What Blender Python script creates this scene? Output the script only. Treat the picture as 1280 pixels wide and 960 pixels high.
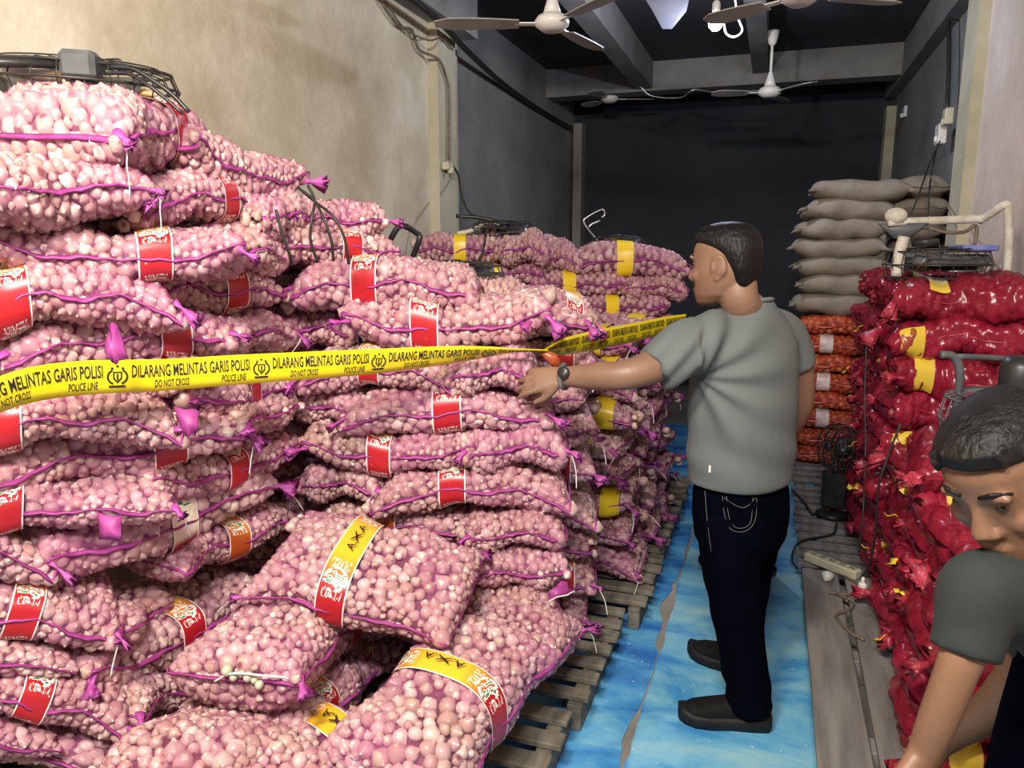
import bpy, bmesh, math, random
import numpy as np
from mathutils import Vector, Matrix

PI = math.pi
for o in list(bpy.data.objects):
    bpy.data.objects.remove(o)
SC = bpy.context.scene
COL = SC.collection

# ------------------------------------------------------------------ camera
F = 950.0
CAMH = 1.6
PITCH = math.atan((480 - 310) / F)
YAW = math.atan((969 - 640) * math.cos(PITCH) / F)
cam = bpy.data.cameras.new('camera')
cam.sensor_width = 36.0
cam.lens = 36.0 * F / 1280.0
cam.clip_start = 0.02
camo = bpy.data.objects.new('camera', cam)
camo.location = (0, 0, CAMH)
camo.rotation_euler = (PI / 2 - PITCH, 0, YAW)
COL.objects.link(camo)
SC.camera = camo

# ------------------------------------------------------------------ world, lights, exposure
wd = bpy.data.worlds.new('world')
SC.world = wd
wd.use_nodes = True
bg = wd.node_tree.nodes['Background']
bg.inputs[0].default_value = (0.55, 0.6, 0.7, 1)
bg.inputs[1].default_value = 0.07

def lamp(name, kind, loc, energy, col, size=0.3, rot=(0, 0, 0), spot=None):
    d = bpy.data.lights.new(name, kind)
    d.energy = energy
    d.color = col
    if kind == 'AREA':
        d.shape = 'RECTANGLE'
        d.size = size
        d.size_y = size * 0.4
    else:
        d.shadow_soft_size = size
    o = bpy.data.objects.new(name, d)
    o.location = loc
    o.rotation_euler = rot
    COL.objects.link(o)
    return o

lamp('shop_lamp_warm', 'AREA', (-0.70, -0.15, 3.1), 92, (1.0, 0.90, 0.74), 0.6, (math.radians(40), 0, math.radians(25)))
lamp('shop_lamp_white', 'AREA', (0.0, -0.55, 3.05), 74, (1.0, 0.96, 0.93), 0.6, (math.radians(58), 0, math.radians(8)))
BULB = Vector((-0.41, 4.94, 2.92))
lamp('bulb_light', 'POINT', BULB, 34, (0.74, 0.83, 1.0), 0.02)

vs = SC.view_settings
vs.view_transform = 'Standard'
vs.look = 'None'
vs.exposure = 0.38
vs.gamma = 1.0
vs.use_curve_mapping = False

# ------------------------------------------------------------------ geometry helpers
FWD = Vector((-math.sin(YAW) * math.cos(PITCH), math.cos(YAW) * math.cos(PITCH), -math.sin(PITCH)))
RT = Vector((math.cos(YAW), math.sin(YAW), 0))
UPV = RT.cross(FWD)
FH = Vector((-math.sin(YAW), math.cos(YAW), 0))      # horizontal view direction
CAM = Vector((0, 0, CAMH))

def ray(x, y):
    return FWD + RT * ((x - 640) / F) + UPV * ((480 - y) / F)

def at(x, y, s):
    """point on the sight line of a photo pixel at s metres horizontally in front of the camera"""
    r = ray(x, y)
    return CAM + r * (s / r.dot(FH))

def at_z(x, y, z):
    r = ray(x, y)
    return CAM + r * ((z - CAMH) / r.z)

def at_X(x, y, X):
    r = ray(x, y)
    return CAM + r * (X / r.x)

def at_Y(x, y, Y):
    r = ray(x, y)
    return CAM + r * (Y / r.y)

def new_mesh(name, verts, faces, smooth=True):
    m = bpy.data.meshes.new(name)
    m.from_pydata([tuple(v) for v in verts], [], faces)
    if smooth:
        m.polygons.foreach_set('use_smooth', [True] * len(m.polygons))
    m.update()
    return m

def link(name, mesh, mat=None, parent=None, loc=None, rot=None):
    o = bpy.data.objects.new(name, mesh)
    COL.objects.link(o)
    if mat is not None and mesh is not None and len(mesh.materials) == 0:
        mesh.materials.append(mat)
    if parent is not None:
        o.parent = parent
    if loc is not None:
        o.location = loc
    if rot is not None:
        o.rotation_euler = rot
    return o

def tag(o, label=None, cat=None, group=None, kind=None):
    if label: o['label'] = label
    if cat: o['category'] = cat
    if group: o['group'] = group
    if kind: o['kind'] = kind
    return o

def empty(name, loc=(0, 0, 0), rotz=0.0):
    o = bpy.data.objects.new(name, None)
    o.empty_display_size = 0.05
    o.location = loc
    o.rotation_euler = (0, 0, rotz)
    COL.objects.link(o)
    return o

class MB:
    """collects shapes for one mesh"""
    def __init__(self):
        self.v = []; self.f = []
    def add(self, vs, fs):
        n = len(self.v)
        self.v += [Vector(p) for p in vs]
        self.f += [tuple(i + n for i in f) for f in fs]
        return self
    def box(self, c, size, rot=None, bev=0.0):
        sx, sy, sz = size[0] / 2, size[1] / 2, size[2] / 2
        c = Vector(c)
        R = rot if rot is not None else Matrix.Identity(3)
        b = min(bev, sx * 0.9, sy * 0.9, sz * 0.9)
        if b <= 0:
            vs = [c + R @ Vector((x * sx, y * sy, z * sz)) for x in (-1, 1) for y in (-1, 1) for z in (-1, 1)]
            fs = [(0, 1, 3, 2), (4, 6, 7, 5), (0, 4, 5, 1), (2, 3, 7, 6), (0, 2, 6, 4), (1, 5, 7, 3)]
            return self.add(vs, fs)
        bm = bmesh.new()
        bmesh.ops.create_cube(bm, size=1.0)
        for v in bm.verts:
            v.co = Vector((v.co.x * 2 * sx, v.co.y * 2 * sy, v.co.z * 2 * sz))
        bmesh.ops.bevel(bm, geom=bm.edges[:], offset=b, segments=1, affect='EDGES')
        bm.verts.index_update()
        self.add([c + R @ v.co for v in bm.verts], [tuple(v.index for v in f.verts) for f in bm.faces])
        bm.free()
        return self
    def tube(self, pts, r, seg=8, caps=True, flat=1.0):
        pts = [Vector(p) for p in pts]
        n = len(pts)
        rr = r if isinstance(r, (list, tuple)) else [r] * n
        vs, fs = [], []
        up = None
        for i, p in enumerate(pts):
            t = (pts[min(i + 1, n - 1)] - pts[max(i - 1, 0)])
            if t.length < 1e-9: t = Vector((0, 0, 1))
            t.normalize()
            if up is None:
                up = Vector((0, 0, 1)) if abs(t.z) < 0.9 else Vector((1, 0, 0))
            a = t.cross(up)
            if a.length < 1e-6: a = t.orthogonal()
            a.normalize()
            up = a.cross(t).normalized()
            for k in range(seg):
                th = 2 * PI * k / seg
                vs.append(p + a * math.cos(th) * rr[i] + up * math.sin(th) * rr[i] * flat)
        for i in range(n - 1):
            for k in range(seg):
                k2 = (k + 1) % seg
                fs.append((i * seg + k, i * seg + k2, (i + 1) * seg + k2, (i + 1) * seg + k))
        if caps:
            fs.append(tuple(range(seg - 1, -1, -1)))
            fs.append(tuple((n - 1) * seg + k for k in range(seg)))
        return self.add(vs, fs)
    def lathe(self, prof, c=(0, 0, 0), R=None, seg=20):
        c = Vector(c); R = R if R is not None else Matrix.Identity(3)
        vs, fs = [], []
        n = len(prof)
        for (r, z) in prof:
            for k in range(seg):
                th = 2 * PI * k / seg
                vs.append(c + R @ Vector((r * math.cos(th), r * math.sin(th), z)))
        for i in range(n - 1):
            for k in range(seg):
                k2 = (k + 1) % seg
                fs.append((i * seg + k, i * seg + k2, (i + 1) * seg + k2, (i + 1) * seg + k))
        fs.append(tuple(range(seg - 1, -1, -1)))
        fs.append(tuple((n - 1) * seg + k for k in range(seg)))
        return self.add(vs, fs)
    def loft(self, rings, seg=20, power=2.0):
        """rings: (centre, axis_a (vector incl. length), axis_b)"""
        vs, fs = [], []
        n = len(rings)
        e = 2.0 / power
        for (c, a, b) in rings:
            c, a, b = Vector(c), Vector(a), Vector(b)
            for k in range(seg):
                th = 2 * PI * k / seg
                ct, st = math.cos(th), math.sin(th)
                vs.append(c + a * (math.copysign(abs(ct) ** e, ct)) + b * (math.copysign(abs(st) ** e, st)))
        for i in range(n - 1):
            for k in range(seg):
                k2 = (k + 1) % seg
                fs.append((i * seg + k, i * seg + k2, (i + 1) * seg + k2, (i + 1) * seg + k))
        fs.append(tuple(range(seg - 1, -1, -1)))
        fs.append(tuple((n - 1) * seg + k for k in range(seg)))
        return self.add(vs, fs)
    def ball(self, c, rx, ry=None, rz=None, R=None, seg=14, rings=8):
        ry = rx if ry is None else ry; rz = rx if rz is None else rz
        c = Vector(c); R = R if R is not None else Matrix.Identity(3)
        vs = [c + R @ Vector((0, 0, -rz))]
        fs = []
        for i in range(1, rings):
            ph = -PI / 2 + PI * i / rings
            for k in range(seg):
                th = 2 * PI * k / seg
                vs.append(c + R @ Vector((rx * math.cos(ph) * math.cos(th), ry * math.cos(ph) * math.sin(th), rz * math.sin(ph))))
        vs.append(c + R @ Vector((0, 0, rz)))
        for k in range(seg):
            k2 = (k + 1) % seg
            fs.append((0, 1 + k2, 1 + k))
            for i in range(rings - 2):
                a = 1 + i * seg
                fs.append((a + k, a + k2, a + seg + k2, a + seg + k))
            a = 1 + (rings - 2) * seg
            fs.append((a + k, a + k2, len(vs) - 1))
        return self.add(vs, fs)
    def mesh(self, name, smooth=True):
        m = new_mesh(name, self.v, self.f, smooth)
        bm = bmesh.new(); bm.from_mesh(m)
        bmesh.ops.recalc_face_normals(bm, faces=bm.faces)
        bm.to_mesh(m); bm.free()
        return m
    def build(self, name, mat, parent=None, smooth=True, loc=None):
        return link(name, self.mesh(name, smooth), mat, parent, loc)

def sharp(o, deg=35):
    """smooth shading that keeps edges sharper than deg"""
    try:
        o.data.set_sharp_from_angle(angle=math.radians(deg))
    except Exception:
        pass
    return o

def remeshed(name, mb, voxel, smooth_it, mat, parent=None, fn=None):
    m = mb.mesh(name)
    t = bpy.data.objects.new('tmp', m)
    COL.objects.link(t)
    r = t.modifiers.new('r', 'REMESH'); r.mode = 'VOXEL'; r.voxel_size = voxel; r.use_smooth_shade = True
    s = t.modifiers.new('s', 'SMOOTH'); s.factor = 0.5; s.iterations = smooth_it
    dg = bpy.context.evaluated_depsgraph_get()
    me = bpy.data.meshes.new_from_object(t.evaluated_get(dg))
    bpy.data.objects.remove(t)
    bpy.data.meshes.remove(m)
    me.name = name
    me.polygons.foreach_set('use_smooth', [True] * len(me.polygons))
    if fn:
        n = len(me.vertices)
        co = np.empty(n * 3); me.vertices.foreach_get('co', co); co = co.reshape(-1, 3)
        no = np.empty(n * 3); me.vertices.foreach_get('normal', no); no = no.reshape(-1, 3)
        me.vertices.foreach_set('co', fn(co, no).ravel()); me.update()
    me.materials.clear()
    return link(name, me, mat, parent)

def bez(pts, n=10):
    """Catmull-Rom through pts"""
    P = [Vector(p) for p in pts]
    P = [P[0] * 2 - P[1]] + P + [P[-1] * 2 - P[-2]]
    out = []
    for i in range(1, len(P) - 2):
        p0, p1, p2, p3 = P[i - 1], P[i], P[i + 1], P[i + 2]
        for k in range(n):
            t = k / n
            out.append(0.5 * ((2 * p1) + (p2 - p0) * t + (2 * p0 - 5 * p1 + 4 * p2 - p3) * t * t + (3 * p1 - p0 - 3 * p2 + p3) * t ** 3))
    out.append(P[-2])
    return out

def text_mesh(s, bold=0.0):
    """flat lettering mesh: (verts Nx2 with cap height about 0.7, faces)"""
    cu = bpy.data.curves.new('t', 'FONT')
    cu.body = s
    cu.offset = bold
    cu.resolution_u = 2
    o = bpy.data.objects.new('t', cu)
    COL.objects.link(o)
    dg = bpy.context.evaluated_depsgraph_get()
    me = bpy.data.meshes.new_from_object(o.evaluated_get(dg))
    bpy.data.objects.remove(o)
    bpy.data.curves.remove(cu)
    bm = bmesh.new(); bm.from_mesh(me)
    bmesh.ops.triangulate(bm, faces=bm.faces)
    bm.verts.index_update()
    v = [(p.co.x, p.co.y) for p in bm.verts]
    f = [tuple(q.index for q in p.verts) for p in bm.faces]
    bm.free(); bpy.data.meshes.remove(me)
    return v, f

# ------------------------------------------------------------------ materials
MATS = {}
def mat(name, col, rough=0.6, metal=0.0, col2=None, scale=8.0, detail=4.0, bump=0.0, bscale=None, spec=None,
        sheen=0.0, stretch=None, coords='Object', lo=0.35, hi=0.65, emis=None, estr=1.0):
    if name in MATS: return MATS[name]
    m = bpy.data.materials.new(name)
    m.use_nodes = True
    nt = m.node_tree; N = nt.nodes; Lk = nt.links
    p = N['Principled BSDF']
    p.inputs['Base Color'].default_value = (*col, 1)
    p.inputs['Roughness'].default_value = rough
    p.inputs['Metallic'].default_value = metal
    if spec is not None: p.inputs['Specular IOR Level'].default_value = spec
    if sheen: p.inputs['Sheen Weight'].default_value = sheen
    if emis:
        p.inputs['Emission Color'].default_value = (*emis, 1)
        p.inputs['Emission Strength'].default_value = estr
    if col2 is not None or bump:
        tc = N.new('ShaderNodeTexCoord')
        src = tc.outputs[coords]
        if stretch:
            mp = N.new('ShaderNodeMapping'); mp.inputs['Scale'].default_value = stretch
            Lk.new(src, mp.inputs['Vector']); src = mp.outputs['Vector']
        if col2 is not None:
            nz = N.new('ShaderNodeTexNoise'); nz.inputs['Scale'].default_value = scale; nz.inputs['Detail'].default_value = detail
            Lk.new(src, nz.inputs['Vector'])
            cr = N.new('ShaderNodeValToRGB')
            cr.color_ramp.elements[0].position = lo; cr.color_ramp.elements[1].position = hi
            cr.color_ramp.elements[0].color = (*col, 1); cr.color_ramp.elements[1].color = (*col2, 1)
            Lk.new(nz.outputs['Fac'], cr.inputs['Fac'])
            Lk.new(cr.outputs['Color'], p.inputs['Base Color'])
        if bump:
            nb = N.new('ShaderNodeTexNoise'); nb.inputs['Scale'].default_value = bscale or scale * 3; nb.inputs['Detail'].default_value = 5
            Lk.new(src, nb.inputs['Vector'])
            b = N.new('ShaderNodeBump'); b.inputs['Strength'].default_value = bump; b.inputs['Distance'].default_value = 0.01
            Lk.new(nb.outputs['Fac'], b.inputs['Height']); Lk.new(b.outputs['Normal'], p.inputs['Normal'])
    MATS[name] = m
    return m

def nodes_of(m):
    return m.node_tree.nodes, m.node_tree.links, m.node_tree.nodes['Principled BSDF']

def net_mat(name, col, col2, a_lo, a_hi, rough=0.45, nscale=7.0, sheen=0.3):
    """thin plastic netting / film: part lets light through, cover varies where the net is bunched"""
    m = bpy.data.materials.new(name); m.use_nodes = True
    N, Lk, p = nodes_of(m)
    out = [n for n in N if n.type == 'OUTPUT_MATERIAL'][0]
    tc = N.new('ShaderNodeTexCoord'); oi = N.new('ShaderNodeObjectInfo')
    nz = N.new('ShaderNodeTexNoise'); nz.noise_dimensions = '4D'; nz.inputs['Scale'].default_value = nscale; nz.inputs['Detail'].default_value = 3
    mw = N.new('ShaderNodeMath'); mw.operation = 'MULTIPLY'; mw.inputs[1].default_value = 40
    Lk.new(oi.outputs['Random'], mw.inputs[0]); Lk.new(mw.outputs[0], nz.inputs['W'])
    Lk.new(tc.outputs['Object'], nz.inputs['Vector'])
    mr = N.new('ShaderNodeMapRange'); mr.inputs['From Min'].default_value = 0.3; mr.inputs['From Max'].default_value = 0.72
    mr.inputs['To Min'].default_value = a_lo; mr.inputs['To Max'].default_value = a_hi
    Lk.new(nz.outputs['Fac'], mr.inputs['Value'])
    mx = N.new('ShaderNodeMix'); mx.data_type = 'RGBA'
    mx.inputs[6].default_value = (*col, 1); mx.inputs[7].default_value = (*col2, 1)
    Lk.new(oi.outputs['Random'], mx.inputs[0]); Lk.new(mx.outputs[2], p.inputs['Base Color'])
    p.inputs['Roughness'].default_value = rough
    p.inputs['Sheen Weight'].default_value = sheen
    p.inputs['Sheen Tint'].default_value = (*col, 1)
    tr = N.new('ShaderNodeBsdfTransparent')
    ms = N.new('ShaderNodeMixShader')
    Lk.new(mr.outputs['Result'], ms.inputs[0]); Lk.new(tr.outputs[0], ms.inputs[1]); Lk.new(p.outputs[0], ms.inputs[2])
    Lk.new(ms.outputs[0], out.inputs['Surface'])
    MATS[name] = m
    return m

def veg_mat(name, cols, rough=0.45, bump=0.3):
    """bulbs in the bags: tone attribute picks a skin colour for each bulb"""
    m = bpy.data.materials.new(name); m.use_nodes = True
    N, Lk, p = nodes_of(m)
    at_ = N.new('ShaderNodeAttribute'); at_.attribute_name = 'tone'
    oi = N.new('ShaderNodeObjectInfo')
    tc = N.new('ShaderNodeTexCoord')
    nz = N.new('ShaderNodeTexNoise'); nz.inputs['Scale'].default_value = 60; nz.inputs['Detail'].default_value = 2
    Lk.new(tc.outputs['Object'], nz.inputs['Vector'])
    a = N.new('ShaderNodeMath'); a.operation = 'MULTIPLY_ADD'; a.inputs[1].default_value = 0.5; 
    Lk.new(nz.outputs['Fac'], a.inputs[0]); Lk.new(at_.outputs['Fac'], a.inputs[2])
    b = N.new('ShaderNodeMath'); b.operation = 'SUBTRACT'; b.inputs[1].default_value = 0.25; Lk.new(a.outputs[0], b.inputs[0])
    cr = N.new('ShaderNodeValToRGB')
    el = cr.color_ramp.elements
    while len(el) < len(cols): el.new(0.5)
    for i, c in enumerate(cols):
        el[i].position = i / (len(cols) - 1); el[i].color = (*c, 1)
    Lk.new(b.outputs[0], cr.inputs['Fac']); Lk.new(cr.outputs['Color'], p.inputs['Base Color'])
    p.inputs['Roughness'].default_value = rough
    p.inputs['Subsurface Weight'].default_value = 0.0
    MATS[name] = m
    return m

def band_mat(name, stops, motif=None, edge=(0.85, 0.8, 0.78)):
    """printed label band: colours run round the girth (uv.y), white rims (uv.x), printed picture above the sides"""
    m = bpy.data.materials.new(name); m.use_nodes = True
    N, Lk, p = nodes_of(m)
    uv = N.new('ShaderNodeUVMap'); uv.uv_map = 'UVMap'
    sp = N.new('ShaderNodeSeparateXYZ'); Lk.new(uv.outputs['UV'], sp.inputs[0])
    cr = N.new('ShaderNodeValToRGB'); el = cr.color_ramp.elements
    while len(el) < len(stops): el.new(0.5)
    for i, (q, c) in enumerate(stops):
        el[i].position = q; el[i].color = (*c, 1)
    Lk.new(sp.outputs['Y'], cr.inputs['Fac'])
    colr = cr.outputs['Color']
    def math_(op, a, b=None):
        n = N.new('ShaderNodeMath'); n.operation = op
        for i, q in enumerate((a, b)):
            if q is None: continue
            if isinstance(q, (int, float)): n.inputs[i].default_value = q
            else: Lk.new(q, n.inputs[i])
        return n.outputs[0]
    def mix(f, c1, c2):
        n = N.new('ShaderNodeMix'); n.data_type = 'RGBA'
        Lk.new(f, n.inputs[0])
        for i, q in ((6, c1), (7, c2)):
            if isinstance(q, tuple): n.inputs[i].default_value = (*q, 1)
            else: Lk.new(q, n.inputs[i])
        return n.outputs[2]
    if motif:
        # garlic picture: blotches of white and green inside a window of the print, at both sides of the band
        for (vc, hw) in motif:
            mpn = N.new('ShaderNodeMapping'); mpn.inputs['Scale'].default_value = (5, 60, 1)
            Lk.new(uv.outputs['UV'], mpn.inputs['Vector'])
            nz = N.new('ShaderNodeTexNoise'); nz.inputs['Scale'].default_value = 1.0; nz.inputs['Detail'].default_value = 1
            Lk.new(mpn.outputs['Vector'], nz.inputs['Vector'])
            dv = math_('DIVIDE', math_('ABSOLUTE', math_('SUBTRACT', sp.outputs['Y'], vc)), hw)
            du = math_('DIVIDE', math_('ABSOLUTE', math_('SUBTRACT', sp.outputs['X'], 0.5)), 0.42)
            r2 = math_('ADD', math_('MULTIPLY', dv, dv), math_('MULTIPLY', du, du))
            inside = math_('LESS_THAN', r2, 1.0)
            wv = math_('MULTIPLY', inside, math_('GREATER_THAN', nz.outputs['Fac'], 0.47))
            colr = mix(wv, colr, (0.82, 0.80, 0.74))
            gv = math_('MULTIPLY', math_('LESS_THAN', r2, 0.55), math_('GREATER_THAN', nz.outputs['Fac'], 0.56))
            colr = mix(gv, colr, (0.03, 0.22, 0.07))
            # little white lettering strokes under the picture
            wvn = N.new('ShaderNodeTexNoise'); wvn.inputs['Scale'].default_value = 1.0; wvn.inputs['Detail'].default_value = 0
            mp2 = N.new('ShaderNodeMapping'); mp2.inputs['Scale'].default_value = (22, 40, 1)
            Lk.new(uv.outputs['UV'], mp2.inputs['Vector']); Lk.new(mp2.outputs['Vector'], wvn.inputs['Vector'])
            for off in (-hw * 1.25, hw * 1.25):
                dl = math_('LESS_THAN', math_('ABSOLUTE', math_('SUBTRACT', sp.outputs['Y'], vc + off)), 0.016)
                dl = math_('MULTIPLY', dl, math_('LESS_THAN', du, 0.8))
                lf = math_('MULTIPLY', dl, math_('GREATER_THAN', wvn.outputs['Fac'], 0.53))
                colr = mix(lf, colr, (0.8, 0.7, 0.65))
    ed = math_('GREATER_THAN', math_('ABSOLUTE', math_('SUBTRACT', sp.outputs['X'], 0.5)), 0.455)
    colr = mix(ed, colr, edge)
    Lk.new(colr, p.inputs['Base Color'])
    p.inputs['Roughness'].default_value = 0.35
    MATS[name] = m
    return m

YEL = (0.80, 0.50, 0.03); ORG = (0.72, 0.22, 0.02); RED = (0.42, 0.012, 0.02)
M_BAND = band_mat('printed_band_red', [(0.0, RED), (0.10, RED), (0.155, ORG), (0.21, YEL), (0.29, YEL), (0.345, ORG), (0.40, RED), (1.0, RED)],
                  motif=[(0.115, 0.042), (0.385, 0.042), (0.87, 0.04), (0.63, 0.04)])
M_BANDY = band_mat('printed_band_yellow', [(0.0, (0.78, 0.60, 0.02)), (0.5, (0.82, 0.55, 0.02)), (1.0, (0.78, 0.6, 0.02))],
                   edge=(0.75, 0.6, 0.1))
M_BANDRY = band_mat('printed_band_onion', [(0.0, (0.7, 0.5, 0.05)), (0.15, (0.78, 0.58, 0.05)), (0.24, (0.8, 0.75, 0.5)), (0.35, (0.75, 0.5, 0.03)), (1.0, (0.7, 0.45, 0.02))],
                    edge=(0.7, 0.3, 0.1))
M_BANDG = band_mat('printed_band_green', [(0.0, (0.75, 0.66, 0.48)), (0.16, (0.78, 0.66, 0.42)), (0.25, (0.72, 0.5, 0.1)), (0.34, (0.78, 0.66, 0.42)), (0.53, (0.75, 0.66, 0.48)), (0.56, (0.30, 0.012, 0.02)), (0.96, (0.30, 0.012, 0.02)), (0.98, (0.75, 0.66, 0.48))],
                  motif=[(0.05, 0.06), (0.45, 0.06)])
M_BANDO = band_mat('printed_band_orange', [(0.0, (0.45, 0.08, 0.015)), (0.08, (0.60, 0.20, 0.02)), (0.25, (0.70, 0.36, 0.03)), (0.42, (0.60, 0.20, 0.02)), (0.5, (0.45, 0.08, 0.015)), (1.0, (0.4, 0.03, 0.02))],
                  motif=[(0.09, 0.04), (0.41, 0.04)])
M_BANDW = mat('white_strip', (0.75, 0.66, 0.66), 0.4, col2=(0.6, 0.4, 0.4), scale=20)

M_GARLIC = veg_mat('garlic_skin', [(0.17, 0.08, 0.06), (0.44, 0.27, 0.22), (0.55, 0.385, 0.325), (0.49, 0.31, 0.295), (0.72, 0.585, 0.505)], 0.36)
M_ONION_R = veg_mat('red_onion_skin', [(0.16, 0.012, 0.03), (0.30, 0.03, 0.05), (0.42, 0.07, 0.08)], 0.3)
M_ONION_O = veg_mat('brown_onion_skin', [(0.40, 0.06, 0.02), (0.60, 0.13, 0.04), (0.72, 0.25, 0.10)], 0.35)
M_NET = net_mat('pink_net', (0.58, 0.13, 0.38), (0.46, 0.09, 0.25), 0.05, 0.42, nscale=5.0)
M_NETR = net_mat('red_plastic_film', (0.38, 0.018, 0.05), (0.27, 0.012, 0.03), 0.42, 0.9, rough=0.24, sheen=0.0)
M_NETO = net_mat('orange_net', (0.60, 0.07, 0.03), (0.5, 0.05, 0.03), 0.2, 0.5, sheen=0.1)
M_CORE = mat('gap_shade_core', (0.10, 0.035, 0.05), 0.9, col2=(0.16, 0.06, 0.08), scale=30)  # dark tone stands in for shade in the gaps between bulbs
M_CORER = mat('gap_shade_core_red', (0.10, 0.01, 0.02), 0.8, col2=(0.2, 0.02, 0.03), scale=30)  # same painted gap shade, for the onion bags
M_SEAM = mat('magenta_hem', (0.26, 0.025, 0.17), 0.55, col2=(0.36, 0.05, 0.25), scale=25)
M_TUFT = mat('magenta_mesh_gather', (0.40, 0.04, 0.29), 0.5, col2=(0.50, 0.11, 0.39), scale=18, bump=0.6, bscale=60)
M_TUFTR = mat('red_plastic_gather', (0.38, 0.018, 0.045), 0.28, col2=(0.50, 0.06, 0.09), scale=18, bump=0.6, bscale=60)
M_TUFTO = mat('orange_gather', (0.55, 0.07, 0.04), 0.4, col2=(0.66, 0.16, 0.1), scale=18)
M_SEAMR = mat('red_hem', (0.35, 0.015, 0.04), 0.35, col2=(0.5, 0.05, 0.07), scale=25)
M_YTAG = mat('yellow_tag', (0.80, 0.50, 0.01), 0.35, col2=(0.85, 0.62, 0.05), scale=30)
M_STRING = mat('white_string', (0.80, 0.76, 0.74), 0.7, col2=(0.65, 0.6, 0.58), scale=40)
M_INK = mat('black_ink', (0.015, 0.013, 0.01), 0.5, col2=(0.03, 0.025, 0.02), scale=30)
M_BURLAP = mat('burlap', (0.21, 0.175, 0.14), 0.95, col2=(0.30, 0.255, 0.205), scale=9, bump=0.5, bscale=220)
M_BLACK = mat('black_plastic', (0.012, 0.012, 0.013), 0.4, col2=(0.025, 0.025, 0.027), scale=20)
M_DARKMETAL = mat('dark_metal', (0.02, 0.02, 0.02), 0.45, 0.3, col2=(0.05, 0.045, 0.04), scale=25)
M_STEEL = mat('steel', (0.5, 0.5, 0.5), 0.3, 0.9, col2=(0.35, 0.35, 0.36), scale=20)
M_GREYBOX = mat('grey_plastic', (0.07, 0.075, 0.08), 0.5, col2=(0.10, 0.105, 0.11), scale=18)
M_WHITEP = mat('white_plastic', (0.82, 0.80, 0.75), 0.35, col2=(0.75, 0.72, 0.66), scale=10)
M_CREAMP = mat('cream_plastic', (0.62, 0.58, 0.42), 0.45, col2=(0.52, 0.48, 0.34), scale=20)
M_WRAP = mat('white_wrapping_tape', (0.68, 0.64, 0.55), 0.6, col2=(0.45, 0.40, 0.33), scale=14, bump=0.5, bscale=80)
M_WOOD = mat('pallet_wood', (0.115, 0.10, 0.075), 0.85, col2=(0.21, 0.185, 0.14), scale=6, stretch=(4, 1, 4), bump=0.35, bscale=30)
M_PLANK = mat('grey_plank', (0.15, 0.135, 0.125), 0.8, col2=(0.24, 0.22, 0.20), scale=5, stretch=(5, 0.6, 3), bump=0.3, bscale=30)
M_TAPE = mat('yellow_tape', (0.86, 0.68, 0.015), 0.28, col2=(0.82, 0.62, 0.01), scale=6)
M_CABLE = mat('black_cable', (0.014, 0.013, 0.013), 0.5, col2=(0.03, 0.028, 0.026), scale=30)
M_CABLEB = mat('brown_cable', (0.12, 0.085, 0.06), 0.6, col2=(0.2, 0.15, 0.11), scale=30)
M_BLUEPL = mat('blue_plastic', (0.10, 0.13, 0.42), 0.35, col2=(0.2, 0.24, 0.5), scale=14)

# ------------------------------------------------------------------ the setting
XL, XR, YB, ZC, YP = -2.24, 1.03, 9.0, 3.38, 5.35

def plaster(name, c1, c2, c3, sc=1.2, streak=True):
    m = bpy.data.materials.new(name); m.use_nodes = True
    N, Lk, p = nodes_of(m)
    tc = N.new('ShaderNodeTexCoord')
    n1 = N.new('ShaderNodeTexNoise'); n1.inputs['Scale'].default_value = sc; n1.inputs['Detail'].default_value = 8; n1.inputs['Roughness'].default_value = 0.65
    Lk.new(tc.outputs['Object'], n1.inputs['Vector'])
    cr = N.new('ShaderNodeValToRGB'); el = cr.color_ramp.elements
    el.new(0.5)
    for i, (q, c) in enumerate(((0.32, c1), (0.5, c2), (0.68, c3))):
        el[i].position = q; el[i].color = (*c, 1)
    Lk.new(n1.outputs['Fac'], cr.inputs['Fac'])
    col = cr.outputs['Color']
    if streak:
        mp = N.new('ShaderNodeMapping'); mp.inputs['Scale'].default_value = (7, 7, 0.7)
        Lk.new(tc.outputs['Object'], mp.inputs['Vector'])
        n2 = N.new('ShaderNodeTexNoise'); n2.inputs['Scale'].default_value = 1.0; n2.inputs['Detail'].default_value = 5
        Lk.new(mp.outputs['Vector'], n2.inputs['Vector'])
        mr = N.new('ShaderNodeMapRange'); mr.inputs['From Min'].default_value = 0.35; mr.inputs['From Max'].default_value = 0.65
        mr.inputs['To Min'].default_value = 0.965; mr.inputs['To Max'].default_value = 1.015
        Lk.new(n2.outputs['Fac'], mr.inputs['Value'])
        mm = N.new('ShaderNodeMix'); mm.data_type = 'RGBA'; mm.blend_type = 'MULTIPLY'; mm.inputs[0].default_value = 1
        Lk.new(col, mm.inputs[6]); Lk.new(mr.outputs['Result'], mm.inputs[7]); col = mm.outputs[2]
    Lk.new(col, p.inputs['Base Color'])
    p.inputs['Roughness'].default_value = 0.9
    n3 = N.new('ShaderNodeTexNoise'); n3.inputs['Scale'].default_value = 14; n3.inputs['Detail'].default_value = 6
    Lk.new(tc.outputs['Object'], n3.inputs['Vector'])
    b = N.new('ShaderNodeBump'); b.inputs['Strength'].default_value = 0.25; b.inputs['Distance'].default_value = 0.02
    Lk.new(n3.outputs['Fac'], b.inputs['Height']); Lk.new(b.outputs['Normal'], p.inputs['Normal'])
    MATS[name] = m
    return m

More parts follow.
